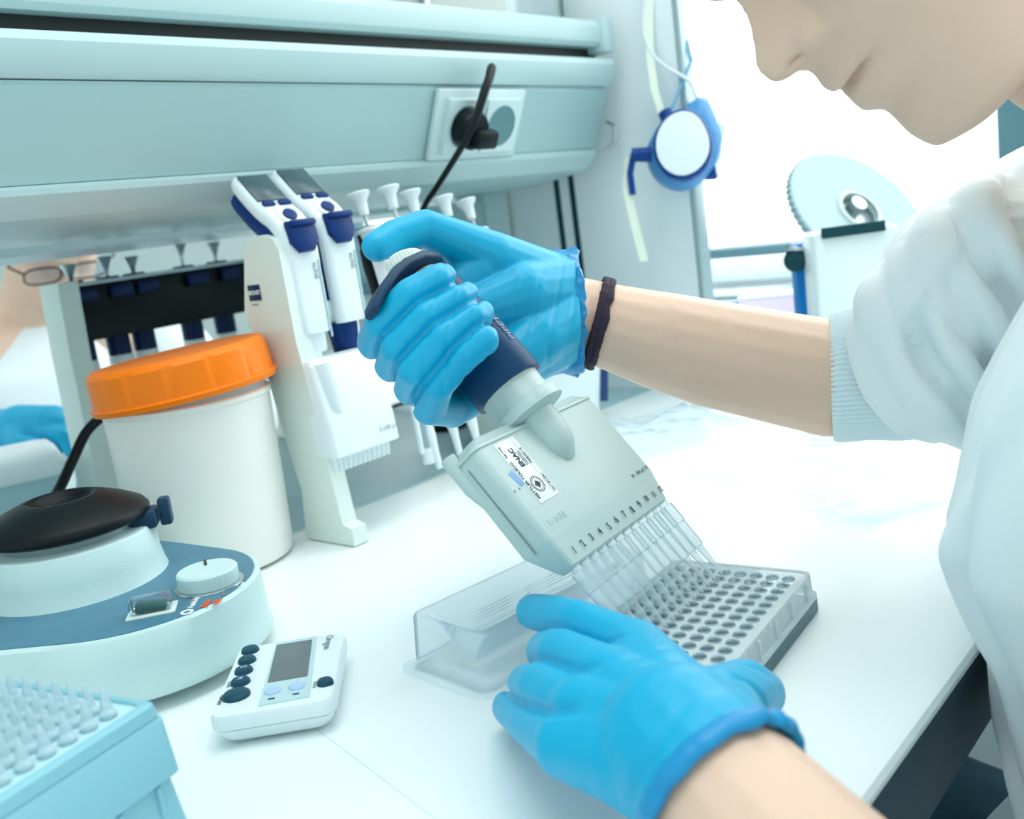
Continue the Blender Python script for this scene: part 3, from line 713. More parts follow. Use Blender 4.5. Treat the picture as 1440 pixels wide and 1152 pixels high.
eps = thing('electronic_pipette', 'white and navy electronic pipette nearest the jar with a wide white channel block', 'pipette', Matrix.Translation(efix), 'electronic pipettes on the stand')
sweep(0, .013, 0, 1, 0, .0055).done('front_shell', LIGHTEP, eps, ang=60)
sweep(.0105, .0255, .02, .93, -.0012, .006).done('back_shell', EPBLUE, eps, ang=60)
def face(px, py, lift=.0004):
    """point on the front face; returns position and a frame (x right, y along the body upwards, z out)"""
    y, z = onX(px, py, EX); best = min(range(1, len(ce)-1), key=lambda i: (ce[i].y-y)**2+(ce[i].z-z)**2)
    tg = (ce[best-1]-ce[best+1]).normalized(); nn = V((1, 0, 0)).cross(tg).normalized()
    if nn.y > 0: nn = -nn
    x = tg.cross(nn).normalized()
    return frame(V((0, ce[best].y-.655, ce[best].z-.20)) + nn*lift, x, tg, nn)
F1 = face(366, 263)
quad = lambda w_, h_, d_: MB().box((0, 0, d_/2-.0004), (w_, h_, d_), bev=min(w_, h_, d_)*.3)
quad(.0275, .0300, .0016).done('screen', SCREEN, eps).matrix_local = F1
F2 = face(388, 287)
for x in (-.0075, .0075): 
    quad(.0105, .0048, .0026).done('soft_key', EPBLUE, eps).matrix_local = F2 @ Matrix.Translation((x, 0, 0))
F3 = face(407, 303)
MB().lathe([(.0108, -.001), (.0105, .0006), (.0085, .0010), (.0082, .0004)], None, 32).done('dial_rim', LIGHTEP, eps).matrix_local = F3
MB().lathe([(.0058, 0), (.0056, .0018), (.0035, .0026), (.0005, .0027)], None, 24).done('dial_button', EPBLUE, eps).matrix_local = F3
F4 = face(425, 336)
mb = MB(); sec = [(-.0125, .012), (.0125, .012), (.0125, -.004), (.006, -.012), (-.006, -.012), (-.0125, -.004)]
mb.prism(sec, -.002, .0045, bev=.0015); mb.box((0, .0095, .005), (.024, .005, .006), bev=.002)
mb.done('trigger', EPBLUE, eps).matrix_local = F4
F5 = face(437, 400)
quad(.0015, .060, .0012).done('side_groove', PALEB, eps).matrix_local = F5 @ Matrix.Translation((.011, -.012, 0))
text('eLINE', .0050, F5 @ Matrix.Translation((.0065, .016, .0004)) @ Matrix.Rotation(-PI/2, 4, 'Z'), GPRINT, eps)
dx2 = .0408
ep2 = dup(eps, Matrix.Translation(efix+V((dx2, .004, .003))), 'second white and navy electronic pipette, behind the one nearest the jar', 'electronic pipettes on the stand')
# nose and channel block of the first one
nb = ce[-1]-V((0, .655, .20)); yb = nb.y
mb = MB().box((0, yb+.018, nb.z-.004), (.028, .018, .026), bev=.004).box((-.003, yb+.018, nb.z-.019), (.022, .016, .022), bev=.003); mb.done('nose', LIGHTEP, eps)
YB = .655+yb-.010; c0, c1 = at_Y(437, 508, YB), at_Y(528, 490, YB)
bz0, bz1 = at_Y(500, 632, YB).z, (c0.z+c1.z)/2
cx0, cx1 = c0.x-EX, c1.x-EX
mb = MB().loft([[p+V(((cx0+cx1)/2, yy, 0)) for p in rr((cx1-cx0)/2+g, .011+g2, .004, z-.20)] for (g, g2, z, yy) in ((.000, .000, bz0, yb-.010), (.0015, .001, bz0+.001, yb-.010), (.0015, .001, bz0+.022, yb-.0075), (.000, 0, bz1-.004, yb+.002), (-.002, -.002, bz1, yb+.003))])
blk = part(mb.done('channel_block', LIGHTEP, eps, ang=30), 'wide white channel block')
mb = MB(); mb.tube([V((cx0+.012, yb-.0065, bz1-.203)), V((cx0+.013, yb-.012, bz1-.238)), V((cx0+.014, yb-.016, bz1-.243))], [.0085, .0075, .002], 20)
mb.done('shaft_boss', LIGHTEP, blk)
for i in range(12):
    x = cx0+.005+(cx1-cx0-.010)*i/11
    MB().lathe([(.0028, .001), (.0026, -.008), (.0020, -.0125), (.0006, -.0126)], Matrix.Translation((x, yb-.010, bz0-.20)), 10).done('nozzle', WHITEP, blk)
text('5-100 \u00b5l', .0052, frame(V((cx0+.044, yb-.0232, bz0-.20+.012)), (1, 0, 0), (0, .1, 1), (0, -1, .1)), GPRINT, blk)
# blue nose cone of the second one
mb = MB().lathe([(.0125, .004), (.0118, -.006), (.0098, -.022), (.0085, -.026), (.0005, -.026)], frame(V((0, yb+.018, nb.z-.004)), (1, 0, 0), (0, 1, .0), (0, 0, 1)), 28)
part(mb.done('nose_cone', EPBLUE, ep2), 'blue nose cone')
MB().lathe([(.0075, -.026), (.0070, -.060), (.0045, -.066), (.0038, -.088), (.0005, -.089)], frame(V((0, yb+.018, nb.z-.004)), (1, 0, 0), (0, 1, 0), (0, 0, 1)), 20).done('shaft', LIGHTEP, ep2)
MB().box((.013, yb+.018, nb.z-.018), (.005, .008, .040), bev=.002).done('ejector_arm', LIGHTEP, ep2)

# manual pipettes: local z runs up the pipette, origin at the plunger top
def manual(name, label, M, body, plung, white=False, group=None, ha=0):
    t = thing(name, label, 'pipette', M, group)
    MB().lathe([(.0005, .0), (.0095, -.0004), (.0102, -.0016), (.0092, -.0036), (.0058, -.0075), (.0048, -.014), (.0042, -.0200), (.0005, -.0202)], None, 28).done('plunger_button', plung, t)
    MB().lathe([(.0016, -.019), (.0016, -.034)], None, 12).done('plunger_rod', SILVER, t)
    MB().lathe([(.0100, -.0310), (.0118, -.0318), (.0118, -.0345), (.0106, -.0355), (.0104, -.0480), (.0090, -.0485)], None, 32).done('top_collar', EPBLUE if white else WHITEP, t)
    mb = MB().lathe([(.0095, -.030), (.0104, -.0325), (.0104, -.046), (.0116, -.0470), (.0128, -.060), (.0126, -.100), (.0115, -.128), (.0095, -.140), (.0005, -.1405)], Matrix.Translation((0, .0015, 0)), 32); mb.done('body', body, t)
    hz_ = Matrix.Rotation(ha, 4, 'Z'); mb = MB().tube([hz_ @ p for p in (V((-.010, .004, -.050)), V((-.020, .004, -.052)), V((-.027, .004, -.060)), V((-.029, .003, -.072)))], [.0062, .0058, .0050, .0036], 14, smooth=4); mb.done('finger_hook', body, t)
    rings = []
    for z, r in ((-.054, .0133), (-.0545, .0136), (-.094, .0134), (-.0945, .0131)):
        rings.append([V((r*math.sin(a), .0015-r*math.cos(a), z)) for a in [R(-70+140*k/18) for k in range(19)]] + [V((.010*math.sin(a), .0015-.010*math.cos(a), z)) for a in [R(70-140*k/18) for k in range(19)]])
    if not white: MB().loft(rings).done('label', PAPER, t)
    MB().lathe([(.0088, -.139), (.0082, -.165), (.0058, -.172), (.0048, -.215), (.0034, -.228), (.0028, -.243), (.0005, -.2435)], Matrix.Translation((0, .0015, 0)), 20).done('shaft', WHITEP, t)
    MB().box((.0105, .002, -.150), (.004, .006, .060), bev=.0015).done('ejector_arm', WHITEP, t)
    return t
tops = [(503, 271, .648), (545, 262, .650), (576, 268, .652), (622, 276, .655), (654, 281, .658)]
labs = ['black manual pipette with white label beside the electronic pipettes', 'white bodied manual pipette with navy top, its button the tallest', 'manual pipette with plain white button next to the hanging black cord', 'fourth manual pipette from the left, a white label on its black body', 'rightmost manual pipette, at the window end of the stand']
for i, ((px, py, Y), lb) in enumerate(zip(tops, labs)):
    p = at_Y(px, py, Y)
    tilt = R((12, 10, 10, 13, 16)[i])
    M = Matrix.Translation(p) @ Matrix.Rotation(-tilt, 4, 'X') @ Matrix.Rotation(R((10, 25, 5, 10, 12)[i]), 4, 'Z')
    manual('manual_pipette', lb, M, WHITEP if i == 1 else BLACK, WHITEP, i == 1, 'manual pipettes on the white stand', R((70, 25, 75, 70, 80)[i]))
# slim clear pipette hanging in front, with a white tip
g0, g1 = at_Y(573, 490, .612), at_Y(604, 652, .606)
gp = thing('slim_glass_pipette', 'slim clear glass pipette with white end hanging in front of the stand', 'pipette', (0, 0, 0))
d = (g1-g0).normalized()
MB().tube([g0-d*.03, g0+d*.088], [.0042, .0040], 16).done('barrel', mat('grey_glass', (150, 176, 184), .2), gp)
MB().tube([g0+V((-.007, 0, 0))-d*.03, g0+V((-.006, 0, 0))+d*.09], [.0030, .0026], 12).done('side_tube', WHITEP, gp)
MB().tube([g0+d*.086, g0+d*.0865, g1-d*.0010, g1], [.0030, .0052, .0058, .0045], 16).done('end_cap', WHITEP, gp)

# ------------------------------------------------------------------ pipette rack of the other side, seen from behind
RY = 1.0
r2 = thing('pipette_rack', 'black backed pipette rack on cream posts across the ledge', 'rack', (0, 0, 0))
pl_, pr_ = at_Y(82, 400, RY), at_Y(352, 380, RY)
rings = []
for (px, py, hw) in ((82, 399, .0105), (100, 500, .0105), (130, 640, .0110), (141, 675, .016), (150, 700, .026), (151, 705, .028)):
    p = at_Y(px, py, RY); z = max(p.z, .0022); rings.append([V((p.x-hw, RY-.02, z)), V((p.x+hw, RY-.02, z)), V((p.x+hw, RY+.02, z)), V((p.x-hw, RY+.02, z))])
MB().loft(rings[::-1]).done('post', CREAM, r2, True, 30)
rings = [[p+V((.26, 0, 0)) for p in r] for r in rings]; MB().loft(rings[::-1]).done('post', CREAM, r2, True, 30)
zt_, zb_ = at_Y(180, 393, RY).z, at_Y(180, 470, RY).z
x0_, x1_ = pl_.x+.008, pl_.x+.262
MB().box(((x0_+x1_)/2, RY+.005, (zt_+zb_)/2), (x1_-x0_, .012, zt_-zb_), bev=.001).done('back_board', BLACK, r2)
MB().box(((x0_+x1_)/2, RY+.005, zt_+.002), (x1_-x0_+.02, .03, .004), bev=.001).done('top_rail', ALU, r2)
rl = ['leftmost metal plunger pipette on the far black rack', 'second metal plunger pipette on the far black rack', 'middle metal plunger pipette on the far black rack', 'fourth metal plunger pipette on the far black rack, its plunger raised high', 'rightmost metal plunger pipette on the far black rack']
for i, (px, py) in enumerate(((95, 371), (145, 360), (183, 360), (251, 340), (299, 340))):
    p = at_Y(px, py, RY+.018)
    t = thing('rack_pipette', rl[i], 'pipette', Matrix.Translation(p), 'pipettes on the far rack')
    h = p.z-zt_
    MB().lathe([(.0005, 0), (.0085, -.0003), (.0090, -.0014), (.0075, -.004), (.0045, -.010), (.0030, -.014), (.0022, -.018), (.0022, -h+.002)], None, 24, True, False).done('plunger', SILVER, t)
    MB().lathe([(.011, -h+.006), (.0125, -h+.004), (.0125, -h+.001), (.0005, -h+.001)], None, 24).done('collar', NAVY, t)
    MB().box((0, -.024, -h-.010), (.026, .008, .014), bev=.003).done('grip_tab', NAVY, t)
    MB().lathe([(.0105, -h), (.0125, -h-.01), (.0120, -h-.095), (.0115, -h-.099), (.0005, -h-.099)], Matrix.Translation((0, .006, 0)), 24).done('barrel', NAVY, t)
    MB().lathe([(.0122, -h-.078), (.0126, -h-.079), (.0126, -h-.090), (.0121, -h-.091)], Matrix.Translation((0, .006, 0)), 24).done('volume_band', PAPER, t)
    MB().lathe([(.0085, -h-.098), (.0080, -h-.125), (.004, -h-.140), (.0030, -h-.19), (.0005, -h-.19)], Matrix.Translation((0, .006, 0)), 20).done('shaft', WHITEP, t)

# ------------------------------------------------------------------ behind the bench end: mask, wheel, sill clutter
MD = 1.08
def mp_(x, y, d=MD): return at_d(x, y, d)
mk = thing('respirator', 'blue half mask respirator with white filter disc hanging by the window', 'mask', Matrix.Translation(mp_(960, 205)))
KX, KY, KZ = AX, -AY, -FWD           # hangs roughly facing the room
kf = frame(V((0, 0, 0)), KX, KY, KZ)
px2m = MD/FPX
def kp(x, y, z=0): return V(((x-960)*px2m, -(y-205)*px2m, z))
# moulded face piece: loft of outlines from the back edge to the front
outl = [(915, 196), (926, 176), (944, 160), (962, 150), (976, 138), (986, 132), (997, 136), (1004, 150), (1012, 168), (1019, 186), (1018, 206), (1012, 226), (1000, 243), (984, 255), (962, 261), (942, 255), (926, 242), (916, 222)]
cxm = V((968, 204))
rings = []
for k, z in ((.80, -.045), (1.0, -.030), (1.0, -.012), (.93, .004), (.78, .016), (.45, .024)):
    ps_ = [V(((x-cxm.x)*k+cxm.x, (y-cxm.y)*k+cxm.y)) for x, y in outl]; cl_, _ = catmull([V((p.x, p.y, 0)) for p in ps_]+[V((ps_[0].x, ps_[0].y, 0))], [0]*19, 4)
    rings.append([kf @ kp(p.x, p.y, z) for p in cl_[:-1]])
MB().loft(rings).done('face_piece', MBLUE, mk, ang=60)
def disc(cx, cy, rx, ry, z, nrm, name_='filter'):
    n = (kf.to_3x3() @ V(nrm)).normalized(); xx = n.cross(kf.to_3x3() @ V((0, 1, 0))).normalized()*-1; yy = n.cross(xx)
    M = frame(kf @ kp(cx, cy, z), xx, yy, n)
    pro = [(1.0, -.010), (1.06, -.006), (1.07, .004), (1.0, .007), (.97, .006), (.96, .0045)]
    S = Matrix.Diagonal((rx*px2m, ry*px2m, 1, 1))
    rim = MB().lathe([(a, b) for a, b in pro], M @ S, 48, True, False, fn=lambda t, z: 1-.08*max(0, math.cos(t-.5))**6).done('filter_rim', MNAVY, mk)
    part(MB().lathe([(.97, .004), (.96, .008), (.7, .0095), (.0005, .010)], M @ S, 48, True, True, fn=lambda t, z: 1-.08*max(0, math.cos(t-.5))**6).done('filter_disc', FILT, rim), 'white filter disc')
disc(955, 214, 38, 46, .028, (-.25, .05, 1))
disc(1004, 206, 20, 40, -.014, (.9, 0, .45))
MB().box(kf @ kp(1006, 196, .008), (.016, .030, .008), rot=kf.to_3x3() @ Matrix.Rotation(R(-15), 3, 'Z') @ Matrix.Rotation(R(35), 3, 'Y'), bev=.003).done('valve_cover', PALEB, mk)
for (a, b) in (((917, 214), (890, 214)), ((944, 168), (937, 152))):
    MB().tube([kf @ kp(*a, -.01), kf @ kp(*b, -.012)], [.0085, .0075], 10).done('strap_lug', MNAVY, mk)
MB().strip([kf @ kp(893, 212, -.010), kf @ kp(888, 240, -.012), kf @ kp(892, 270, -.014)], kf.to_3x3() @ V((1, 0, 0)), .007, .0012).done('strap_end', MNAVY, mk)
MB().strip([kf @ kp(888, 216, -.016), kf @ kp(884, 260, -.018), kf @ kp(895, 310, -.018), kf @ kp(909, 364, -.018)], kf.to_3x3() @ V((1, .1, 0)), .0095, .0010).done('strap', STRAPY, mk)
MB().strip([kf @ kp(935, 158, -.016), kf @ kp(924, 120, -.018), kf @ kp(917, 70, -.018), kf @ kp(916, 20, -.018), kf @ kp(918, -60, -.018)], kf.to_3x3() @ V((1, 0, 0)), .0085, .0010).done('strap', STRAPY, mk)
MB().tube([kf @ kp(983, 135, -.01), kf @ kp(974, 112, -.012), kf @ kp(960, 100, -.014), kf @ kp(938, 86, -.016), kf @ kp(920, 66, -.018), kf @ kp(908, 30, -.018), kf @ kp(918, -60, -.018)], .0022, 8, smooth=6).done('elastic', WHITEP, mk)
MB().strip([kf @ kp(938, 170, -.016), kf @ kp(976, 78, -.017), kf @ kp(968, 50, -.017), kf @ kp(950, 34, -.018), kf @ kp(936, 0, -.018), kf @ kp(918, -60, -.018)], kf.to_3x3() @ V((1, .3, 0)), .005, .0010).done('strap', STRAPB, mk)
hkp = mk.matrix_world @ (kf @ kp(918, -60, -.018))
hk = thing('wall_hook', 'small metal hook on the pale panel carrying the mask straps', 'hook', Matrix.Translation(hkp))
MB().tube([V((1.012-hkp.x, .03, .012)), V((.004, .004, .012)), V((-.006, 0, .002)), V((-.004, -.006, -.006))], .0022, 10, smooth=5).done('hook', SILVER, hk)

# toothed wheel with white box in front
wd_ = thing('toothed_wheel', 'large white notched wheel standing behind the white box by the window', 'wheel', Matrix.Translation(at_d(1205, 300, 1.085)))
q0 = at_d(1205, 300, 1.085)
wn = (-(FWD)*.80 + AX*.30 - AY*.50).normalized(); wxv = (AX - wn*AX.dot(wn)).normalized(); wyv = wn.cross(wxv)
Wm = frame(V((0, 0, 0)), wxv, wyv, wn)
WR = .0832
MB().lathe([(.022, -.004), (WR-.002, -.005), (WR, -.004), (WR, .004), (WR-.002, .005), (.022, .004), (.0215, 0)], Wm, 240, False, False, fn=lambda t, z: 1).done('disc', mat('wheel_grey', (176, 200, 206), .5), wd_, ang=25)
mb = MB()
for k in range(60):
    a = 2*PI*k/60; mb.box(Wm @ V((WR*math.cos(a), WR*math.sin(a), 0)), (.004, .0035, .008), rot=Wm.to_3x3() @ Matrix.Rotation(a, 3, 'Z'), bev=.0005)
mb.done('teeth', mat('wheel_teeth', (150, 182, 192), .5), wd_)
MB().lathe([(.022, -.005), (.026, -.005), (.026, .007), (.024, .008), (.022, .007)], Wm, 48, False, False).done('hub_ring', CREAM, wd_)
MB().lathe([(.0215, -.003), (.0005, -.003)], Wm, 40).lathe([(.009, -.003), (.009, .012), (.0005, .013)], Wm @ Matrix.Translation((-.004, .004, 0)), 20).done('hub', SILVER, wd_)
bxc = at_d(1201, 425, .985)
bxz = at_d(1201, 318, .985).z
wb_ = thing('white_box', 'white upright instrument box with black top strip under the notched wheel', 'box', Matrix.Translation((bxc.x, bxc.y, 0)))
bR = Matrix.Rotation(math.atan2(AX.y, AX.x), 4, 'Z')
MB().prism([(-.042, 0), (.044, 0), (.044, bxz-.012), (.040, bxz-.003), (.032, bxz), (-.036, bxz), (-.041, bxz-.004)], -.022, .022, bR @ Matrix.Rotation(PI/2, 4, 'X'), bev=.004).done('housing', WHITEP, wb_, ang=50)
MB().box((bR @ V((-.004, -.0235, bxz-.001))), (.060, .006, .010), rot=bR.to_3x3(), bev=.001).done('top_strip', SLOT, wb_)
ar = thing('blue_stand', 'upright blue bracket with round dark knob carrying the notched wheel', 'bracket', Matrix.Translation((at_d(1132, 437, 1.03).x, at_d(1132, 437, 1.03).y, 0)))
oz = ar.matrix_world.inverted()
tz_ = at_d(1130, 340, 1.03).z
MB().box((0, 0, tz_/2), (.016, .024, tz_), rot=bR.to_3x3(), bev=.002).box((-.014, .0, .005), (.045, .06, .010), rot=bR.to_3x3(), bev=.002).done('column', BLUEP, ar)
kk = ar.matrix_world.translation
MB().tube([at_d(1128, 352, 1.03)-kk+V((.0, 0, 0)), q0-kk-wn*.012], .005, 12).done('axle', SILVER, ar)
kb = at_d(1119, 366, 1.00)-kk
MB().ell(kb, (.012, .012, .012)).done('knob', SLOT, ar)
MB().lathe([(.0105, 0), (.0105, .004), (.0005, .006)], frame(kb+V((0, 0, .008)), AX, -FWD, V((0, 0, 1))), 24).done('knob_cap', SILVER, ar)
# sill clutter
sl = at_X(1040, 395, 1.36)
zs = .0
pst = thing('paper_stack', 'stack of white papers lying below the window', 'papers', Matrix.Translation((1.36, at_X(1035, 395, 1.36).y, 0)))
for k in range(9):
    MB().box((random.uniform(-.004, .004), random.uniform(-.006, .006), .003+.0095*k), (.15, .19, .006), rot=Matrix.Rotation(R(random.uniform(-5, 5)), 3, 'Z'), bev=.0008).done('sheaf', PAPER if k % 3 else PALEB, pst, False)
rl_ = thing('paper_roll', 'white rolled towel lying on top of the paper stack', 'roll', Matrix.Translation((1.355, at_X(1045, 378, 1.355).y, .0885)))
MB().tube([V((0, -.085, .0185)), V((0, .085, .0185))], .0182, 24).done('roll', WHITEP, rl_)
pkp = at_X(1085, 425, 1.25)
pk = thing('lilac_box', 'pale lilac carton next to the blue bracket', 'box', Matrix.Translation((1.25, pkp.y, 0)))
MB().box((0, 0, .040), (.06, .08, .080), rot=Matrix.Rotation(R(20), 3, 'Z'), bev=.002).done('body', PINK, pk); MB().box((0, 0, .0815), (.062, .082, .003), rot=Matrix.Rotation(R(20), 3, 'Z'), bev=.001).done('flap', WHITEP, pk)
# white tub behind the wrist
tb = thing('white_tub', 'white plastic tub with blue mark behind the gloved wrist', 'tub', Matrix.Translation((.805, .665, 0)))
TB = lambda g, z: [p for p in rr(.055+g, .045+g, .012, z)]
MB().loft([TB(-.008, .0004), TB(-.006, .002), TB(0, .070), TB(.003, .071), TB(.003, .076), TB(-.002, .0765), TB(-.004, .070), TB(-.010, .006)]).done('body', WHITEP, tb)
MB().box((.0525, -.0465+.004, .04), (.012, .0012, .035), rot=Matrix.Rotation(R(12), 3, 'Y')).done('blue_mark', EPBLUE, tb)
MB().lathe([(.020, 0), (.024, .012), (.023, .012), (.019, .002), (.0005, .002)], Matrix.Translation((-.01, -.012, .0775)), 24).done('dish', CLEARP, tb)
# crumpled clear film on the bench
def film(name, label, cx, cy, sx, sy, seed, h):
    bm = bmesh.new(); nx, ny = 46, 34; vs = []
    for i in range(nx+1):
        for j in range(ny+1):
            u, v = i/nx-.5, j/ny-.5; e = min(1, 4*(.5-max(abs(u), abs(v))))
            p = V((u*sx, v*sy, 0)); q = V((p.x*16+seed, p.y*16, seed)); rd = 1-abs(noise.noise(q)); rd2 = 1-abs(noise.noise(q*2.3))
            z = .0012 + h*(.35*rd**3+.18*rd2**4)*(.4+.6*e)
            vs.append(bm.verts.new((p.x+.006*noise.noise(q*1.7), p.y+.006*noise.noise(q*1.7+V((5, 0, 0))), z)))
    for i in range(nx):
        for j in range(ny):
            a = i*(ny+1)+j; bm.faces.new((vs[a], vs[a+ny+1], vs[a+ny+2], vs[a+1]))
    me = bpy.data.meshes.new('sheet'); bm.to_mesh(me); bm.free()
    t = thing(name, label, 'plastic film', rotz(R(-25), (cx, cy, 0))); link(me, 'sheet', FILM, t, True, 0); return t
p = at_z(930, 610, 0); film('plastic_bag', 'crumpled clear plastic bag on the bench behind the bare forearm', p.x, p.y, .26, .16, 3.1, .03)
p = at_z(1260, 650, 0); film('plastic_wrap', 'clear plastic wrap on the bench under the knitted cuff', p.x, p.y, .26, .20, 8.7, .016)

# ------------------------------------------------------------------ far left clutter
lb = at_z(40, 700, .02)
gb = thing('grey_box', 'grey lidded plastic box at the left edge behind the vortex mixer', 'box', rotz(R(-20), (.375, 1.075, 0)))
BX = lambda g, z: [p for p in rr(.085+g, .06+g, .008, z)]
MB().loft([BX(-.006, .0005), BX(-.001, .040), BX(0, .042)]).done('body', RACKW, gb)
MB().loft([BX(.003, .038), BX(.004, .040), BX(.003, .052), BX(-.004, .060), BX(-.012, .062)]).done('lid', PANEL, gb)
bb = at_z(82, 672, .02)
b1 = thing('blue_packet', 'bright blue packet lying behind the grey lidded box', 'packet', rotz(R(15), (.585, 1.215, 0)))
MB().box((0, 0, .016), (.065, .06, .030), bev=.008).ell((.008, 0, .034), (.03, .022, .01)).done('wrap', BLUEP, b1)
b2 = thing('pink_rim_tray', 'white tray with pink rim seen behind the jar', 'tray', rotz(R(8), (.66, 1.28, 0)))
MB().box((0, 0, .018), (.12, .09, .034), bev=.004).done('tray', WHITEP, b2); MB().box((0, 0, .038), (.122, .092, .008), bev=.002).done('rim', RED, b2)
# mixer mains cord looping behind the jar
pc = thing('mains_cord', 'black mains cord arching from behind the jar down to the vortex mixer', 'cord', (0, 0, 0))
MB().tube([V((.50, .80, .012)), V((.475, .80, .075)), at_Y(165, 578, .80), at_Y(146, 585, .80), at_Y(122, 607, .79), at_Y(103, 645, .78), at_Y(82, 690, .76), at_Y(58, 722, .74), at_Y(20, 748, .73), V((.215, .725, .012))], .0042, 12, smooth=8).done('cord', BLACK, pc)

#@@PEOPLE
# ------------------------------------------------------------------ people
TAB = [  # height, profile, cheek base, feature width, half width, back
 (-.0135, -.020, -.024, .020, .022, -.062), (-.0100, -.0110, -.016, .020, .032, -.072), (-.0050, -.0010, -.008, .018, .041, -.082), (.0015, .0007, -.0065, .018, .047, -.095), (.0080, .0016, -.006, .018, .051, -.105),
 (.0143, .0000, -.0068, .020, .054, -.112), (.0214, -.0024, -.0075, .022, .056, -.118), (.0250, -.0022, -.0070, .022, .058, -.122), (.0290, .0024, -.0050, .023, .059, -.125),
 (.0320, .0056, -.0035, .022, .060, -.127), (.0365, .0060, -.0028, .020, .061, -.130), (.0410, .0048, -.0022, .020, .062, -.133), (.0447, .0026, -.0015, .020, .063, -.136), (.0473, .0056, -.0010, .020, .0635, -.138),
 (.0510, .0081, 0, .020, .064, -.140), (.0550, .0085, .0005, .018, .065, -.143), (.0587, .0070, .0005, .016, .066, -.146), (.0623, .0060, .0002, .014, .067, -.149), (.0667, .0082, -.0005, .0150, .068, -.152),
 (.0684, .0125, -.001, .0155, .0685, -.154), (.0700, .0186, -.0015, .0158, .069, -.156), (.0738, .0230, -.002, .0148, .0695, -.158), (.0795, .0238, -.003, .0125, .070, -.162), (.0844, .0226, -.004, .0112, .071, -.165),
 (.0904, .0172, -.005, .0100, .0715, -.168), (.0956, .0112, -.007, .0092, .072, -.170), (.1025, .0060, -.010, .0090, .0725, -.174), (.1110, .0024, -.013, .0100, .073, -.178),
 (.1200, .0060, -.006, .030, .074, -.181), (.1300, .0085, .001, .040, .0750, -.183), (.1500, .0080, .004, .050, .0760, -.184), (.1700, .0010, -.002, .050, .073, -.178), (.1900, -.0150, -.016, .050, .064, -.163),
 (.2050, -.0370, -.037, .05, .050, -.143), (.2150, -.0620, -.062, .05, .032, -.118), (.2200, -.0830, -.083, .05, .012, -.098)]
TA = np.array(TAB)
def head_rings(O, U, Fw, S, u0=-.0135, u1=.2200, n=72, levels=150, grow=0.0, feat=True):
    rings = []
    for k in range(levels):
        u = u0+(u1-u0)*k/(levels-1); p, q, sg, hw, bk = (np.interp(u, TA[:, 0], TA[:, j]) for j in range(1, 6))
        if not feat: p = q
        q += grow; p += grow; hw += grow; bk -= grow; yc = (q*.42+bk*.58); ring = []
        for i in range(n):
            a = 2*PI*i/n; c, s_ = math.cos(a), math.sin(a)
            x = hw*math.copysign(abs(s_)**.86, s_); y = yc + ((q-yc) if c > 0 else (yc-bk))*math.copysign(abs(c)**.92, c)
            if c > 0: y += (p-q)*math.exp(-(x/sg)**2)
            ring.append(O + U*(u+(grow if u > .15 else 0)) + Fw*y + S*x)
        rings.append(ring)
    return rings
def gauss(u, w_, x, cu, cw, cx, su, sw, sx): return np.exp(-((u-cu)/su)**2-((w_-cw)/sw)**2-((np.abs(x)-cx)/sx)**2)
def face_detail(o, O, U, Fw, S):
    O, U, Fw, S = (np.array(v) for v in (O, U, Fw, S))
    def fn(co, nr):
        d = co-O; u, w_, x = d@U, d@Fw, d@S; f = np.zeros(len(co)); fr = w_ > -.045
        f -= .0050*np.exp(-((u-.0450-.10*np.abs(x))/.0014)**2)*np.exp(-(x/.021)**6)*fr          # line of the mouth
        f -= .0030*gauss(u, w_, x, .0478, -.012, .022, .004, .008, .004)                          # mouth corners
        f -= .0085*gauss(u, w_, x, .0715, .0110, .0085, .0026, .0050, .0032)                       # nostrils
        f += .0035*gauss(u, w_, x, .0750, .0020, .0145, .0050, .0060, .0040)                      # wings of the nose
        f -= .0050*gauss(u, w_, x, .0760, -.0080, .0190, .0075, .0040, .0030)
        f -= .0015*np.exp(-((u-.062-.0)/.010)**2)*np.exp(-(x/.0035)**2)*fr                        # philtrum
        f -= .0060*gauss(u, w_, x, .1080, -.012, .032, .0085, .03, .014)                          # sockets
        f += .0050*gauss(u, w_, x, .1060, -.014, .032, .0065, .03, .011)                          # lowered lids
        f -= .0012*np.exp(-((u-.1015-.05*np.abs(np.abs(x)-.032))/.0011)**2)*np.exp(-((np.abs(x)-.032)/.013)**4)*fr
        f += .0030*gauss(u, w_, x, .0850, -.016, .045, .016, .03, .016)                           # cheek
        return f
    displace(o, fn)
def ear(mb, O, U, Fw, S):
    for sg in (-1, 1):
        c = O+U*.098-Fw*.088+S*(sg*.074)
        rot = Matrix((S, Fw, U)).transposed() @ Matrix.Rotation(sg*R(-20), 3, 'Z')
        mb.ell(c, (.006, .017, .031), rot, 2); mb.ell(c+S*sg*.005-Fw*.004+U*.004, (.005, .013, .022), rot, 2)
def eyebrows(O, U, Fw, S, parent):
    for sg in (-1, 1):
        pts = [O+U*(.1320+.004*math.sin(PI*t))+Fw*(-.0020-.024*t*t)+S*(sg*(.012+.040*t)) for t in np.linspace(0, 1, 8)]
        MB().tube(pts, [.0014, .0024, .0028, .0028, .0026, .0022, .0017, .0008], 8).done('eyebrow', HAIR, parent)
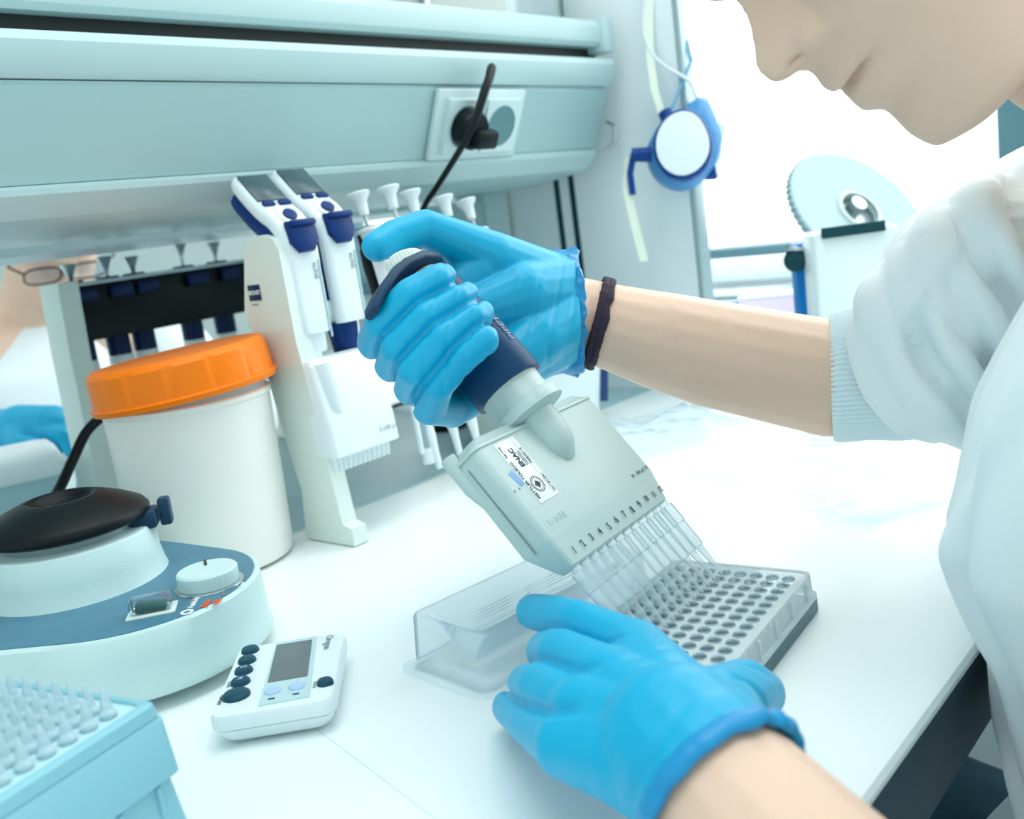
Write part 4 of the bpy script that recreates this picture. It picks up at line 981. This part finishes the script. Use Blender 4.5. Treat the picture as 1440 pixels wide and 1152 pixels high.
def ring_tube(c, axis, ra, rb, up, rad, n=96, m=12, jit=0, seed=0, wob=0):
    """closed band around a limb; ra along up, rb across"""
    axis = axis.normalized(); up = (up-axis*up.dot(axis)).normalized(); sd = axis.cross(up); mb = MB(); rings = []
    for i in range(n):
        a = 2*PI*i/n; nz = noise.noise(V((math.cos(a)*3+seed, math.sin(a)*3, seed))); n2 = noise.noise(V((math.cos(a)*9+seed, math.sin(a)*9, seed+4)))
        rd = up*math.cos(a)*ra+sd*math.sin(a)*rb; e = rd.normalized(); r = rad*(1+jit*(nz+n2)); cc = c+rd+e*wob*n2+axis*(wob*2*nz)
        rings.append([cc+e*math.cos(2*PI*k/m)*r*.75+axis*math.sin(2*PI*k/m)*r*1.25 for k in range(m)])
    rings.append(rings[0]); rs = [[mb.b.verts.new(p) for p in r] for r in rings[:-1]]; rs.append(rs[0])
    for a, b in zip(rs, rs[1:]):
        for k in range(m): mb.b.faces.new((a[k], a[(k+1) % m], b[(k+1) % m], b[k]))
    return mb

ME = thing('person', 'person in white lab coat and blue gloves leaning over the well plate', 'person', (.55, .0, -.33))
MI = ME.matrix_world.inverted() if False else Matrix.Translation((-.55, 0, .33))
HD = .46
HO = at_d(1310, 198, HD); HU = (-AX*.8-AY*.6).normalized(); HF = (-AX*.6+AY*.8).normalized(); HS = FWD.copy()
NB = at_d(1690, 60, .475); SHR = V((.70, .03, .205)); SHL = V((.395, .0, .195))
# --- right hand on the pipette, joints in the pipette's own axes
RW = at_d(800, 446, .629)                                             # wrist
def rh(g):
    """finger and palm chains: (points, radii); g thins them for the skin under the glove"""
    c = []
    F = {'index': (.1560, .1550, .0092), 'middle': (.1408, .1408, .0094), 'ring': (.1260, .1285, .0092), 'little': (.1145, .1150, .0082)}
    M0 = {'index': (.012, -.036, .166), 'middle': (.002, -.039, .150), 'ring': (-.002, -.039, .131), 'little': (-.002, -.036, .113)}
    for k, (a0, a1, r) in F.items():
        m = M0[k]; ex = {'index': .002, 'middle': .0, 'ring': -.001, 'little': .004}[k]; tx = {'index': -.0235, 'middle': -.0185, 'ring': -.0185, 'little': -.0290}[k]
        c.append(([Wp(*m), Wp(-.028, -.028, (m[2]*.5+a0*.5)), Wp(-.0455+ex, -.004, a0), Wp(-.0400+ex*.7, .0165, (a0+a1)/2), Wp((tx-.040)/2+ex*.3+.003, .0265, a1-.001), Wp(tx, .0275, a1)], [r*1.35, r*1.12, r*1.10, r*1.02, r*.96, r*.84]))
        c.append(([RW+(Wp(0, 0, m[2])-Wp(0, 0, .138))*.35, (RW*.45+Wp(*m)*.55), Wp(*m)], [.0215, .0175, r*1.40]))
    c.append(([Wp(.098, .006, .150), Wp(.060, .010, .1735), Wp(.0270, .0085, .2035), Wp(.008, .001, .2060), Wp(-.0060, -.003, .2045)], [.0205, .0162, .0108, .0100, .0085]))       # thumb
    c.append(([Wp(.100, .006, .142), Wp(.066, .004, .147), Wp(.040, -.008, .152)], [.0240, .0215, .0160]))                   # thenar
    c.append(([Wp(.098, .004, .126), Wp(.062, -.004, .121), Wp(.026, -.020, .116)], [.0210, .0180, .0150]))                  # heel of the hand
    c.append(([Wp(.070, -.008, .135), Wp(.030, -.024, .138)], [.0180, .0150]))
    c.append(([Wp(.050, .004, .172), Wp(.024, -.020, .168)], [.0130, .0110]))                                               # web of the thumb
    return [(p, [x-g for x in r]) for p, r in c]
ELR = at_d(1310, 508, .600)
arm_r = ([RW, at_d(852, 458, .628), at_d(930, 480, .628), at_d(1000, 498, .629), at_d(1165, 532, .628), ELR], [.0262, .0268, .0312, .0340, .0372, .034])
# --- left hand over the left end of the plate
def lz(x, y, z): return at_z(x, y, z)
LWR = lz(1012, 1112, .045)
def lh(g):
    c = []
    J = [([(893, 918, .050), (815, 878, .050), (778, 866, .046), (750, 860, .042)], [.0135, .0108, .0098, .0088]),
         ([(852, 958, .053), (790, 922, .050), (772, 918, .038), (772, 926, .020)], [.0138, .0112, .0105, .0095]),
         ([(824, 1002, .050), (765, 968, .045), (746, 966, .033), (748, 974, .016)], [.0134, .0110, .0104, .0094]),
         ([(800, 1048, .044), (752, 1020, .034), (730, 1003, .025), (716, 995, .014)], [.0122, .0098, .0090, .0080])]
    for pts, r in J:
        P = [lz(*p) for p in pts]; c.append((P, r)); c.append(([LWR*.98+P[0]*.02, LWR*.45+P[0]*.55+V((0, 0, .003)), P[0]], [.0225, .0180, r[0]*1.05]))
    c.append(([lz(1010, 1060, .044), lz(1008, 1000, .044), lz(1046, 972, .036), lz(1068, 976, .024)], [.0200, .0165, .0128, .0108]))
    c.append(([lz(915, 945, .046), lz(965, 978, .044), lz(1005, 1000, .043)], [.0110, .0115, .0130]))
    c.append(([lz(900, 985, .046), lz(960, 1040, .046)], [.0160, .0185]))
    c.append(([lz(850, 1040, .042), lz(935, 1090, .044)], [.0150, .0180]))
    return [(p, [x-g for x in r]) for p, r in c]
ELL = LWR + (lz(1105, 1215, .036)-LWR).normalized()*.23
arm_l = ([LWR, LWR*.62+ELL*.38, LWR*.25+ELL*.75, ELL], [.0268, .033, .040, .041])
# --- one continuous body
mb = MB().loft(head_rings(HO, HU, HF, HS)); ear(mb, HO, HU, HF, HS)
hb = HO+HU*.045-HF*.095
mb.chain([hb+HU*.02, hb*.5+NB*.5+HF*.004, NB], [.056, .052, .058])
mb.chain([HO+HU*.004-HF*.050, HO+HU*.004-HF*.088, hb*.4+NB*.6+HF*.02], [.024, .034, .044])
mb.chain([NB, V((.55, .03, .15)), V((.55, -.03, 0)), V((.55, -.07, -.18)), V((.55, -.10, -.27))], [.060, .090, .094, .09, .09])
for sh in (SHR, SHL): mb.chain([NB-V((0, .02, .02)), sh], [.05, .05])
mb.chain([SHR, SHR*.4+ELR*.6, ELR], [.048, .043, .040]); mb.chain(*arm_r)
mb.chain([SHL, SHL*.4+ELL*.6, ELL], [.048, .043, .040]); mb.chain(*arm_l)
for p, r in rh(.0046)+lh(.0042): mb.chain(p, r, 2)
body = voxel(mb, 'body', SKIN, ME, .0017, 4, .5)
face_detail(body, HO, HU, HF, HS)
body.data.transform(MI)
def child(mb, name, m, lab=None, ang=60, parent=ME):
    o = mb.done(name, m, parent, True, ang); o.data.transform(MI); 
    if lab: o['label'] = lab
    return o
# lips, brows and hair
eyebrows(HO, HU, HF, HS, ME)
for o in ME.children:
    if o.name.startswith('eyebrow'): o.data.transform(MI)
mb = MB(); rings = head_rings(HO, HU, HF, HS, .118, .2200, 56, 40, .009, False)
cut = []
for r_ in rings:
    u = (sum(r_, V())/len(r_)-HO).dot(HU); lim = -.015 if u > .17 else (-.055 if u > .135 else -.085)
    cut.append([p if (p-HO).dot(HF) < lim else p-HF*max(0, ((p-HO).dot(HF)-lim))*.985 if u < .17 else p for p in r_])
mb.loft(cut); mb.ell(HO+HU*.10-HF*.165, (.04, .04, .036)); mb.loft(head_rings(HO, HU, HF, HS, .075, .125, 40, 12, .006, False) and [[p if (p-HO).dot(HF) < -.115 else HO+HU*((p-HO).dot(HU))-HF*.115+HS*((p-HO).dot(HS))*.9 for p in r_] for r_ in head_rings(HO, HU, HF, HS, .075, .125, 40, 12, .006, False)])
hair = voxel(mb, 'hair', HAIR, ME, .004, 3); hair.data.transform(MI)
# --- gloves
mb = MB()
for p, r in rh(0): mb.chain(p, r, 3)
ax_r = (ELR-RW).normalized()
mb.chain([RW-AX*.020, RW-AX*.004, RW+AX*.006], [.0255, .0268, .0275])
def trim(o, p, n):
    bm = bmesh.new(); bm.from_mesh(o.data); bmesh.ops.bisect_plane(bm, geom=bm.verts[:]+bm.edges[:]+bm.faces[:], plane_co=p, plane_no=n, clear_outer=True); bm.to_mesh(o.data); bm.free(); o.data.update()
ax_w = (AX*.985-AY*.04+FWD*.10).normalized(); PW = at_d(797, 441, .629)
gr = voxel(mb, 'glove', GLOVE, ME, .0011, 4, .5); trim(gr, PW+ax_w*.0015, ax_w); gr['label'] = 'blue glove on the hand holding the pipette'
def grooves(o, chains, depth, w_, reach):
    def fn(co, nr):
        D = []
        for P, r in chains:
            best = np.full(len(co), 9.0)
            for a, b, ra, rb in zip(P, P[1:], r, r[1:]):
                a, b = np.array(tuple(a)), np.array(tuple(b)); ab = b-a; t = np.clip(((co-a)@ab)/(ab@ab), 0, 1); best = np.minimum(best, np.linalg.norm(co-a-t[:, None]*ab, axis=1)-(ra+(rb-ra)*t))
            D.append(best)
        D = np.sort(np.array(D), axis=0); return -depth*np.exp(-((D[1]-D[0])/w_)**2)*np.clip(1-D[0]/reach, 0, 1)
    displace(o, fn)
def creases(o, W0, axis, amp, reach, freq, seed):
    axis = np.array(axis); W0 = np.array(W0)
    def fn(co, nr):
        d = co-W0; t = d@axis; out = np.zeros(len(co))
        k = np.clip(1+t/reach, 0, 1)
        side = np.cross(axis, np.array([.3, .2, .93])); s_ = d@side
        ph = t*freq + 1.6*np.sin(s_*70+seed) + 1.1*np.sin(s_*31+2*seed+t*40)
        m_ = .5+.5*np.sin(s_*55+t*60+seed*3)
        out = -amp*k*np.maximum(0, np.sin(ph))**3*m_
        return out
    displace(o, fn)
grooves(gr, [(p[1:], r[1:]) for p, r in rh(0) if len(p) == 6], .0026, .0022, .006)
creases(gr, RW, ax_r, .0013, .075, 620, 1.3)
gr.data.transform(MI)
upz = V((0, 0, 1))
def frill(W0, axis, t0, t1, ra, rb, amp, seed, flare=.003, n=160):
    """crumpled doubled-over band at the end of a glove"""
    axis = axis.normalized(); u = (upz-axis*upz.dot(axis)).normalized(); v = axis.cross(u); rings = []
    prof = [(t1, -.0022), (t1+.0010, -.0004), (t1, .0012), (t1*.75+t0*.25, .0020), (t1*.5+t0*.5, .0010), (t1*.25+t0*.75, .0016), (t0, .0008), (t0-.0010, -.0006), (t0, -.0020)]
    for t, g in prof:
        f = (t-t0)/(t1-t0); ring = []
        for k in range(n):
            a = 2*PI*k/n; q = V((math.cos(a)*2.2+seed, math.sin(a)*2.2, t*130)); nz = noise.noise(q)+.6*noise.noise(q*2.7)+.3*noise.noise(q*6)
            w_ = amp*nz*(.5+.8*f); tt = t+amp*.9*noise.noise(q*1.9+V((7, 3, 0)))
            ring.append(W0+axis*tt+(u*math.cos(a)*ra+v*math.sin(a)*rb)*(1+(g+w_+flare*f)/ra))
        rings.append(ring)
    return MB().loft(rings+[rings[0]], False, False)
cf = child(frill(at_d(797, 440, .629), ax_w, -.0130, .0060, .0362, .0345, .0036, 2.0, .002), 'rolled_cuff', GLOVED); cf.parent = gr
mb = MB()
for p, r in lh(0): mb.chain(p, r, 3)
ax_l = (ELL-LWR).normalized()
mb.chain([LWR-ax_l*.022, LWR-ax_l*.008, LWR+ax_l*.004], [.0275, .0288, .0294])
gl = voxel(mb, 'glove', GLOVE, ME, .0013, 6, .5); trim(gl, LWR+ax_l*.002, ax_l); gl['label'] = 'blue glove on the hand holding the well plate'
grooves(gl, [(p, r) for p, r in lh(0)[:8:2]], .0020, .0022, .008)
creases(gl, LWR, ax_l, .0016, .095, 330, 2.1)
gl.data.transform(MI)
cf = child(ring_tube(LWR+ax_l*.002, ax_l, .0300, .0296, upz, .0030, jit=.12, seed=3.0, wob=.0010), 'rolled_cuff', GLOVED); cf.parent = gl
# --- bracelet
bq = at_d(840, 455, .628); bax = (at_d(930, 480, .628)-at_d(800, 446, .629)).normalized()
for k, dxx in enumerate((-.0014, .0022)):
    child(ring_tube(bq+bax*dxx, (bax+AX*.05*k).normalized(), .0283, .0275, upz, .0021, n=160, jit=.25, seed=9+k, wob=.0002), 'bracelet', BRAID, 'dark braided bracelet strand')
# --- lab coat: torso and both sleeves as one garment
mb = MB(); rings = []
for (c, rx, ry) in (((.55, -.03, -.27), .235, .19), ((.55, -.02, -.18), .225, .195), ((.55, -.028, -.10), .20, .160), ((.55, -.015, -.05), .192, .148), ((.55, .000, .0), .190, .142), ((.55, .024, .06), .190, .137), ((.552, .022, .12), .190, .120), ((.553, .020, .17), .182, .098), ((.553, .026, .21), .160, .078), ((NB.x-.012, NB.y-.020, NB.z-.030), .100, .070), ((NB.x, NB.y-.002, NB.z-.010), .062, .058)):
    c = V(c); rings.append([c+V((math.copysign(abs(math.cos(a))**.85, math.cos(a))*rx, math.copysign(abs(math.sin(a))**.85, math.sin(a))*ry, (.02*math.cos(a)**2 if c.z > .2 else 0))) for a in [2*PI*k/64 for k in range(64)]])
mb.loft(rings)
s1, s2, s3 = at_d(1300, 524, .612), at_d(1338, 458, .605), at_d(1408, 430, .60)
mb.chain([s1, s2, s3, (s3+SHR)/2+V((0, 0, .0)), SHR], [.042, .061, .078, .078, .070])
mb.chain([SHL, SHL*.5+ELL*.5, SHL*.22+ELL*.78], [.068, .064, .058])
for sh in (SHR, SHL): mb.chain([NB-V((0, .028, .030)), (NB-V((0, .026, .026)))*.5+sh*.5, sh], [.066, .066, .068])
mb.chain([NB-V((0, .045, .02)), V((.56, -.02, .12))], [.066, .086])
for (pts, r, dd) in (([(1206, 425), (1203, 480), (1222, 540), (1262, 590), (1300, 606)], .0125, .035), ([(1232, 385), (1216, 430), (1240, 500), (1290, 570), (1345, 618)], .013, .048), ([(1268, 345), (1262, 400), (1285, 455), (1330, 530), (1385, 610)], .013, .058), ([(1318, 300), (1300, 345), (1312, 395), (1360, 460), (1420, 560)], .014, .066), ([(1380, 255), (1362, 310), (1395, 375), (1440, 440)], .014, .074)):
    P = [at_d(x+16, y, .607-dd+(.020 if k in (0, len(pts)-1) else 0)) for k, (x, y) in enumerate(pts)]; pc_, rc_ = catmull(P, [r*.6]+[r]*(len(P)-2)+[r*.5], 4); mb.chain(pc_, rc_, 2)
coat = voxel(mb, 'lab_coat', COAT, ME, .0028, 8, .5)
SLEEVE_FOLDS = [([(1262, 405), (1246, 455), (1262, 520), (1315, 580), (1375, 622)], .046, .0105, .0075, 1), ([(1300, 350), (1284, 395), (1304, 460), (1350, 525), (1400, 600)], .052, .0105, .0078, 1),
 ([(1345, 300), (1326, 345), (1345, 400), (1390, 465), (1440, 540)], .060, .0115, .0080, 1), ([(1404, 255), (1378, 300), (1394, 360), (1440, 430)], .068, .0115, .0085, 1)]
def fold(co, pts, A, w_, side):
    """soft ridge along a line of points with a sharper valley on one side"""
    P, _ = catmull([V(p) for p in pts], [0]*len(pts), 6); P = np.array([tuple(p) for p in P]); best = np.full(len(co), 9.0); sg = np.zeros(len(co)); tt = np.zeros(len(co))
    sel = np.where(((co > P.min(0)-.05) & (co < P.max(0)+.05)).all(1))[0]; c = co[sel]; sd = np.array(side)
    for i in range(len(P)-1):
        a, b = P[i], P[i+1]; ab = b-a; t = np.clip(((c-a)@ab)/(ab@ab), 0, 1); q = a+t[:, None]*ab; dv = c-q; d = np.linalg.norm(dv, axis=1)
        m_ = d < best[sel]; idx = sel[m_]; best[idx] = d[m_]; pr = np.cross(ab/np.linalg.norm(ab), np.array(tuple(FWD))); sg[idx] = (dv@pr)[m_]; tt[idx] = (i+t[m_])/(len(P)-1)
    e = np.sin(np.clip(tt, .02, .98)*PI)**.5; s2_ = sg*side
    near = np.exp(-(np.maximum(best-np.abs(sg), 0)/.02)**2)
    return near*e*A*(np.exp(-(s2_/w_)**2)-1.25*np.exp(-((s2_-w_*1.35)/(w_*.7))**2))*(best < .05)
def cf_fn(co, nr):
    out = np.zeros(len(co)); Xx, Yy, Zz = co[:, 0], co[:, 1], co[:, 2]
    for pts, dd, A, w_, sd in SLEEVE_FOLDS: out += fold(co, [at_d(x, y, .605-dd) for x, y in pts], A, w_, sd)
    tor = np.clip((.16-Yy)/.02, 0, 1)*np.clip((.50-Xx)/.04, 0, 1)
    out += tor*(.0050*np.maximum(0, np.sin(Xx*85+Zz*26+1.0))**2-.0025+.0030*np.sin(Xx*150-Zz*24))
    n_ = np.array([noise.noise(V((x*26, y*26, z*13))) for x, y, z in co]) 
    return out + .0035*n_
displace(coat, cf_fn)
coat.data.transform(MI)
# ribbed cuff
c0_, c1_ = at_d(1171, 533, .628), at_d(1282, 522, .612); axc = (c1_-c0_).normalized(); upc = (upz-axc*upz.dot(axc)).normalized(); sdc = axc.cross(upc); rings = []
for t in np.linspace(0, 1, 14):
    c = c0_.lerp(c1_, t); ra = .0402+.001*t-(.0012 if t < .04 else 0); ring = []
    for k in range(640):
        a = 2*PI*k/640; rr_ = ra+.0011*math.cos(a*80)+(.0012*math.sin(a*5+t*7)*t); ring.append(c+upc*.0010+upc*math.cos(a)*rr_*1.0+sdc*math.sin(a)*rr_*.98+axc*(.003*math.cos(a)))
    rings.append(ring)
inner = [[c0_.lerp(c1_, t)+upc*math.cos(2*PI*k/640)*.0380+sdc*math.sin(2*PI*k/640)*.0375 for k in range(640)] for t in (1, .02)]
mbc = MB().loft(rings+inner+[rings[0]], False, False); rc = child(mbc, 'ribbed_cuff', RIB, 'white ribbed knit cuff', 30); rc.parent = coat
# collar
cl_ax = (hb-NB).normalized()
col_ = child(ring_tube(NB-cl_ax*.006, cl_ax, .062, .062, HF, .009, n=80, jit=.08, seed=4, wob=.001), 'collar', COAT); col_.parent = coat
# --- jeans and stool
mb = MB()
for sgn, hip, knee, foot in ((1, V((.64, -.12, -.35)), V((.77, .33, -.31)), V((.78, .26, -.80))), (-1, V((.47, -.12, -.36)), V((.42, .33, -.34)), V((.42, .26, -.80)))):
    mb.chain([V((.55, -.14, -.34)), hip, hip*.5+knee*.5, knee, knee*.5+foot*.5, foot], [.12, .10, .085, .066, .056, .045])
je = voxel(mb, 'jeans', JEANS, ME, .006, 3); je.data.transform(MI)
for x in (.78, .42):
    child(MB().box((x, .30, -.872), (.095, .26, .052), bev=.02, seg=3), 'shoe', RUBBER)
def stool(x, y, zs, lab):
    t = thing('lab_stool', lab, 'stool', (x, y, -.9))
    MB().lathe([(.0005, zs-.05), (.16, zs-.05), (.175, zs-.035), (.175, zs-.012), (.16, zs), (.0005, zs)], None, 40).done('seat', RUBBER, t)
    MB().lathe([(.03, .08), (.03, zs-.05)], None, 20).done('column', SILVER, t)
    for k in range(5):
        a = 2*PI*k/5; MB().tube([V((0, 0, .09)), V((.22*math.cos(a), .22*math.sin(a), .055))], [.02, .014], 10).done('leg', SILVER, t)
        MB().ell((.22*math.cos(a), .22*math.sin(a), .027), (.027, .027, .027), sub=2).done('castor', RUBBER, t)
stool(.55, -.14, .435, 'black lab stool under the person leaning over the plate')

# --- colleague across the bench
PE = thing('person', 'person in glasses and white coat working across the bench, seen under the shelf', 'person', (.70, 1.66, -.33))
PI_ = Matrix.Translation((-.70, -1.66, .33))
fh_ = V((-.30, -.95, 0)).normalized(); tl2 = R(50); CF = fh_*math.cos(tl2)-upz*math.sin(tl2); CU = upz*math.cos(tl2)+fh_*math.sin(tl2); CS = CU.cross(CF)
CO = at_d(90, 356, 1.47)-CU*.142-CF*.004
mb = MB().loft(head_rings(CO, CU, CF, CS, levels=110)); ear(mb, CO, CU, CF, CS)
hb2 = CO+CU*.045-CF*.095; NB2 = V((.735, 1.67, .155))
mb.chain([hb2, NB2], [.055, .06]); mb.chain([NB2, V((.72, 1.68, 0)), V((.70, 1.68, -.30))], [.07, .095, .11])
shr2, shl2 = V((.545, 1.63, .105)), V((.92, 1.60, .09)); hr2 = at_d(30, 606, 1.27); hl2 = V((.80, 1.36, .04)); er2 = V((.455, 1.48, .03)); el2_ = V((.97, 1.50, -.06))
mb.chain([NB2, shr2, er2, hr2], [.05, .05, .042, .028]); mb.chain([NB2, shl2, el2_, hl2], [.05, .05, .042, .028])
bd = voxel(mb, 'body', SKIN, PE, .003, 4); face_detail(bd, CO, CU, CF, CS); bd.data.transform(PI_)
def childp(mb, name, m, lab=None, ang=60):
    o = mb.done(name, m, PE, True, ang); o.data.transform(PI_)
    if lab: o['label'] = lab
    return o
k0 = len(PE.children); eyebrows(CO, CU, CF, CS, PE)
for o in PE.children:
    if o.name.startswith('eyebrow'): o.data.transform(PI_)
mb = MB(); cut = []
for r_ in head_rings(CO, CU, CF, CS, .125, .2200, 56, 40, .010, False):
    u = (sum(r_, V())/len(r_)-CO).dot(CU); lim = .02 if u > .178 else -.050
    cut.append([p-CF*max(0, ((p-CO).dot(CF)-lim))*.98 for p in r_])
mb.loft(cut); hr_ = voxel(mb, 'hair', HAIR, PE, .004, 3); hr_.data.transform(PI_)
# glasses: two rims, bridge, temples
gp0 = CO+CU*.104+CF*.010
mbg = MB()
for sg in (-1, 1):
    c = gp0+CS*(sg*.032); pts = [c+CS*(.026*math.copysign(abs(math.cos(a))**.7, math.cos(a)))+CU*(.018*math.copysign(abs(math.sin(a))**.7, math.sin(a))) for a in [2*PI*k/28 for k in range(29)]]
    mbg.tube(pts, .0016, 8); mbg.tube([c+CS*(sg*.026)+CU*.010, c+CS*(sg*.042)+CU*.010-CF*.015, c+CS*(sg*.045)-CF*.09+CU*.008], .0018, 8)
mbg.tube([gp0-CS*.007+CU*.004, gp0+CU*.007+CF*.002, gp0+CS*.007+CU*.004], .0016, 8)
gls = childp(mbg, 'glasses', BLACK, 'dark rimmed glasses')
mbl = MB()
for sg in (-1, 1): mbl.ell(gp0+CS*(sg*.032), (.025, .0006, .017), Matrix((CS, CF, CU)).transposed(), 2)
ln = childp(mbl, 'lenses', LENSM); ln.parent = gls
mb = MB(); rings = []
for (c, rx, ry) in (((.70, 1.70, -.42), .21, .12), ((.70, 1.70, -.20), .20, .12), ((.715, 1.685, -.05), .20, .125), ((.725, 1.68, .08), .19, .11), ((.73, 1.675, .13), .12, .09), ((.735, 1.672, .160), .07, .07)):
    rings.append([V(c)+V((math.cos(a)*rx, math.sin(a)*ry, 0)) for a in [2*PI*k/48 for k in range(48)]])
mb.loft(rings); 
mb.chain([shr2, er2, er2*.35+hr2*.65], [.07, .062, .045]); mb.chain([shl2, el2_, el2_*.35+hl2*.65], [.07, .062, .045])
for k in range(4): t = .2+.2*k; c = er2.lerp(hr2, t*.65); mb.ell(c, (.060-.003*k, .02, .058-.003*k), ((hr2-er2).to_track_quat('Y', 'Z').to_matrix()), 2)
ct = voxel(mb, 'lab_coat', COAT, PE, .006, 4); ct.data.transform(PI_)
for (w0, w1, lab) in ((er2.lerp(hr2, .72), hr2, 'blue glove resting behind the grey box'), (el2_.lerp(hl2, .72), hl2, 'blue glove on the far hand')):
    mb = MB(); d = (w1-w0).normalized(); sd = d.cross(upz).normalized(); mb.chain([w0, w1], [.036, .030]); mb.chain([w1, w1+d*.05-upz*.006], [.034, .032])
    for k in range(4): b_ = w1+d*.055+sd*(.024-.016*k)-upz*.004; mb.chain([b_, b_+d*.032-upz*.008, b_+d*.040-upz*.030], [.0105, .010, .009], 2)
    mb.chain([w1+sd*.026+d*.012, w1+sd*.046+d*.040-upz*.010, w1+sd*.046+d*.066-upz*.018], [.014, .012, .010], 2)
    g = voxel(mb, 'glove', GLOVE, PE, .0025, 3); g.data.transform(PI_); g['label'] = lab
mb = MB()
for x in (.62, .80): mb.chain([V((.71, 1.72, -.34)), V((x, 1.70, -.36)), V((x, 1.36+.05, -.36)), V((x, 1.44, -.84))], [.11, .095, .065, .05])
tr_ = voxel(mb, 'trousers', JEANS, PE, .008, 3); tr_.data.transform(PI_)
stool(.71, 1.74, .435, 'black lab stool under the person in glasses across the bench')
#@@END
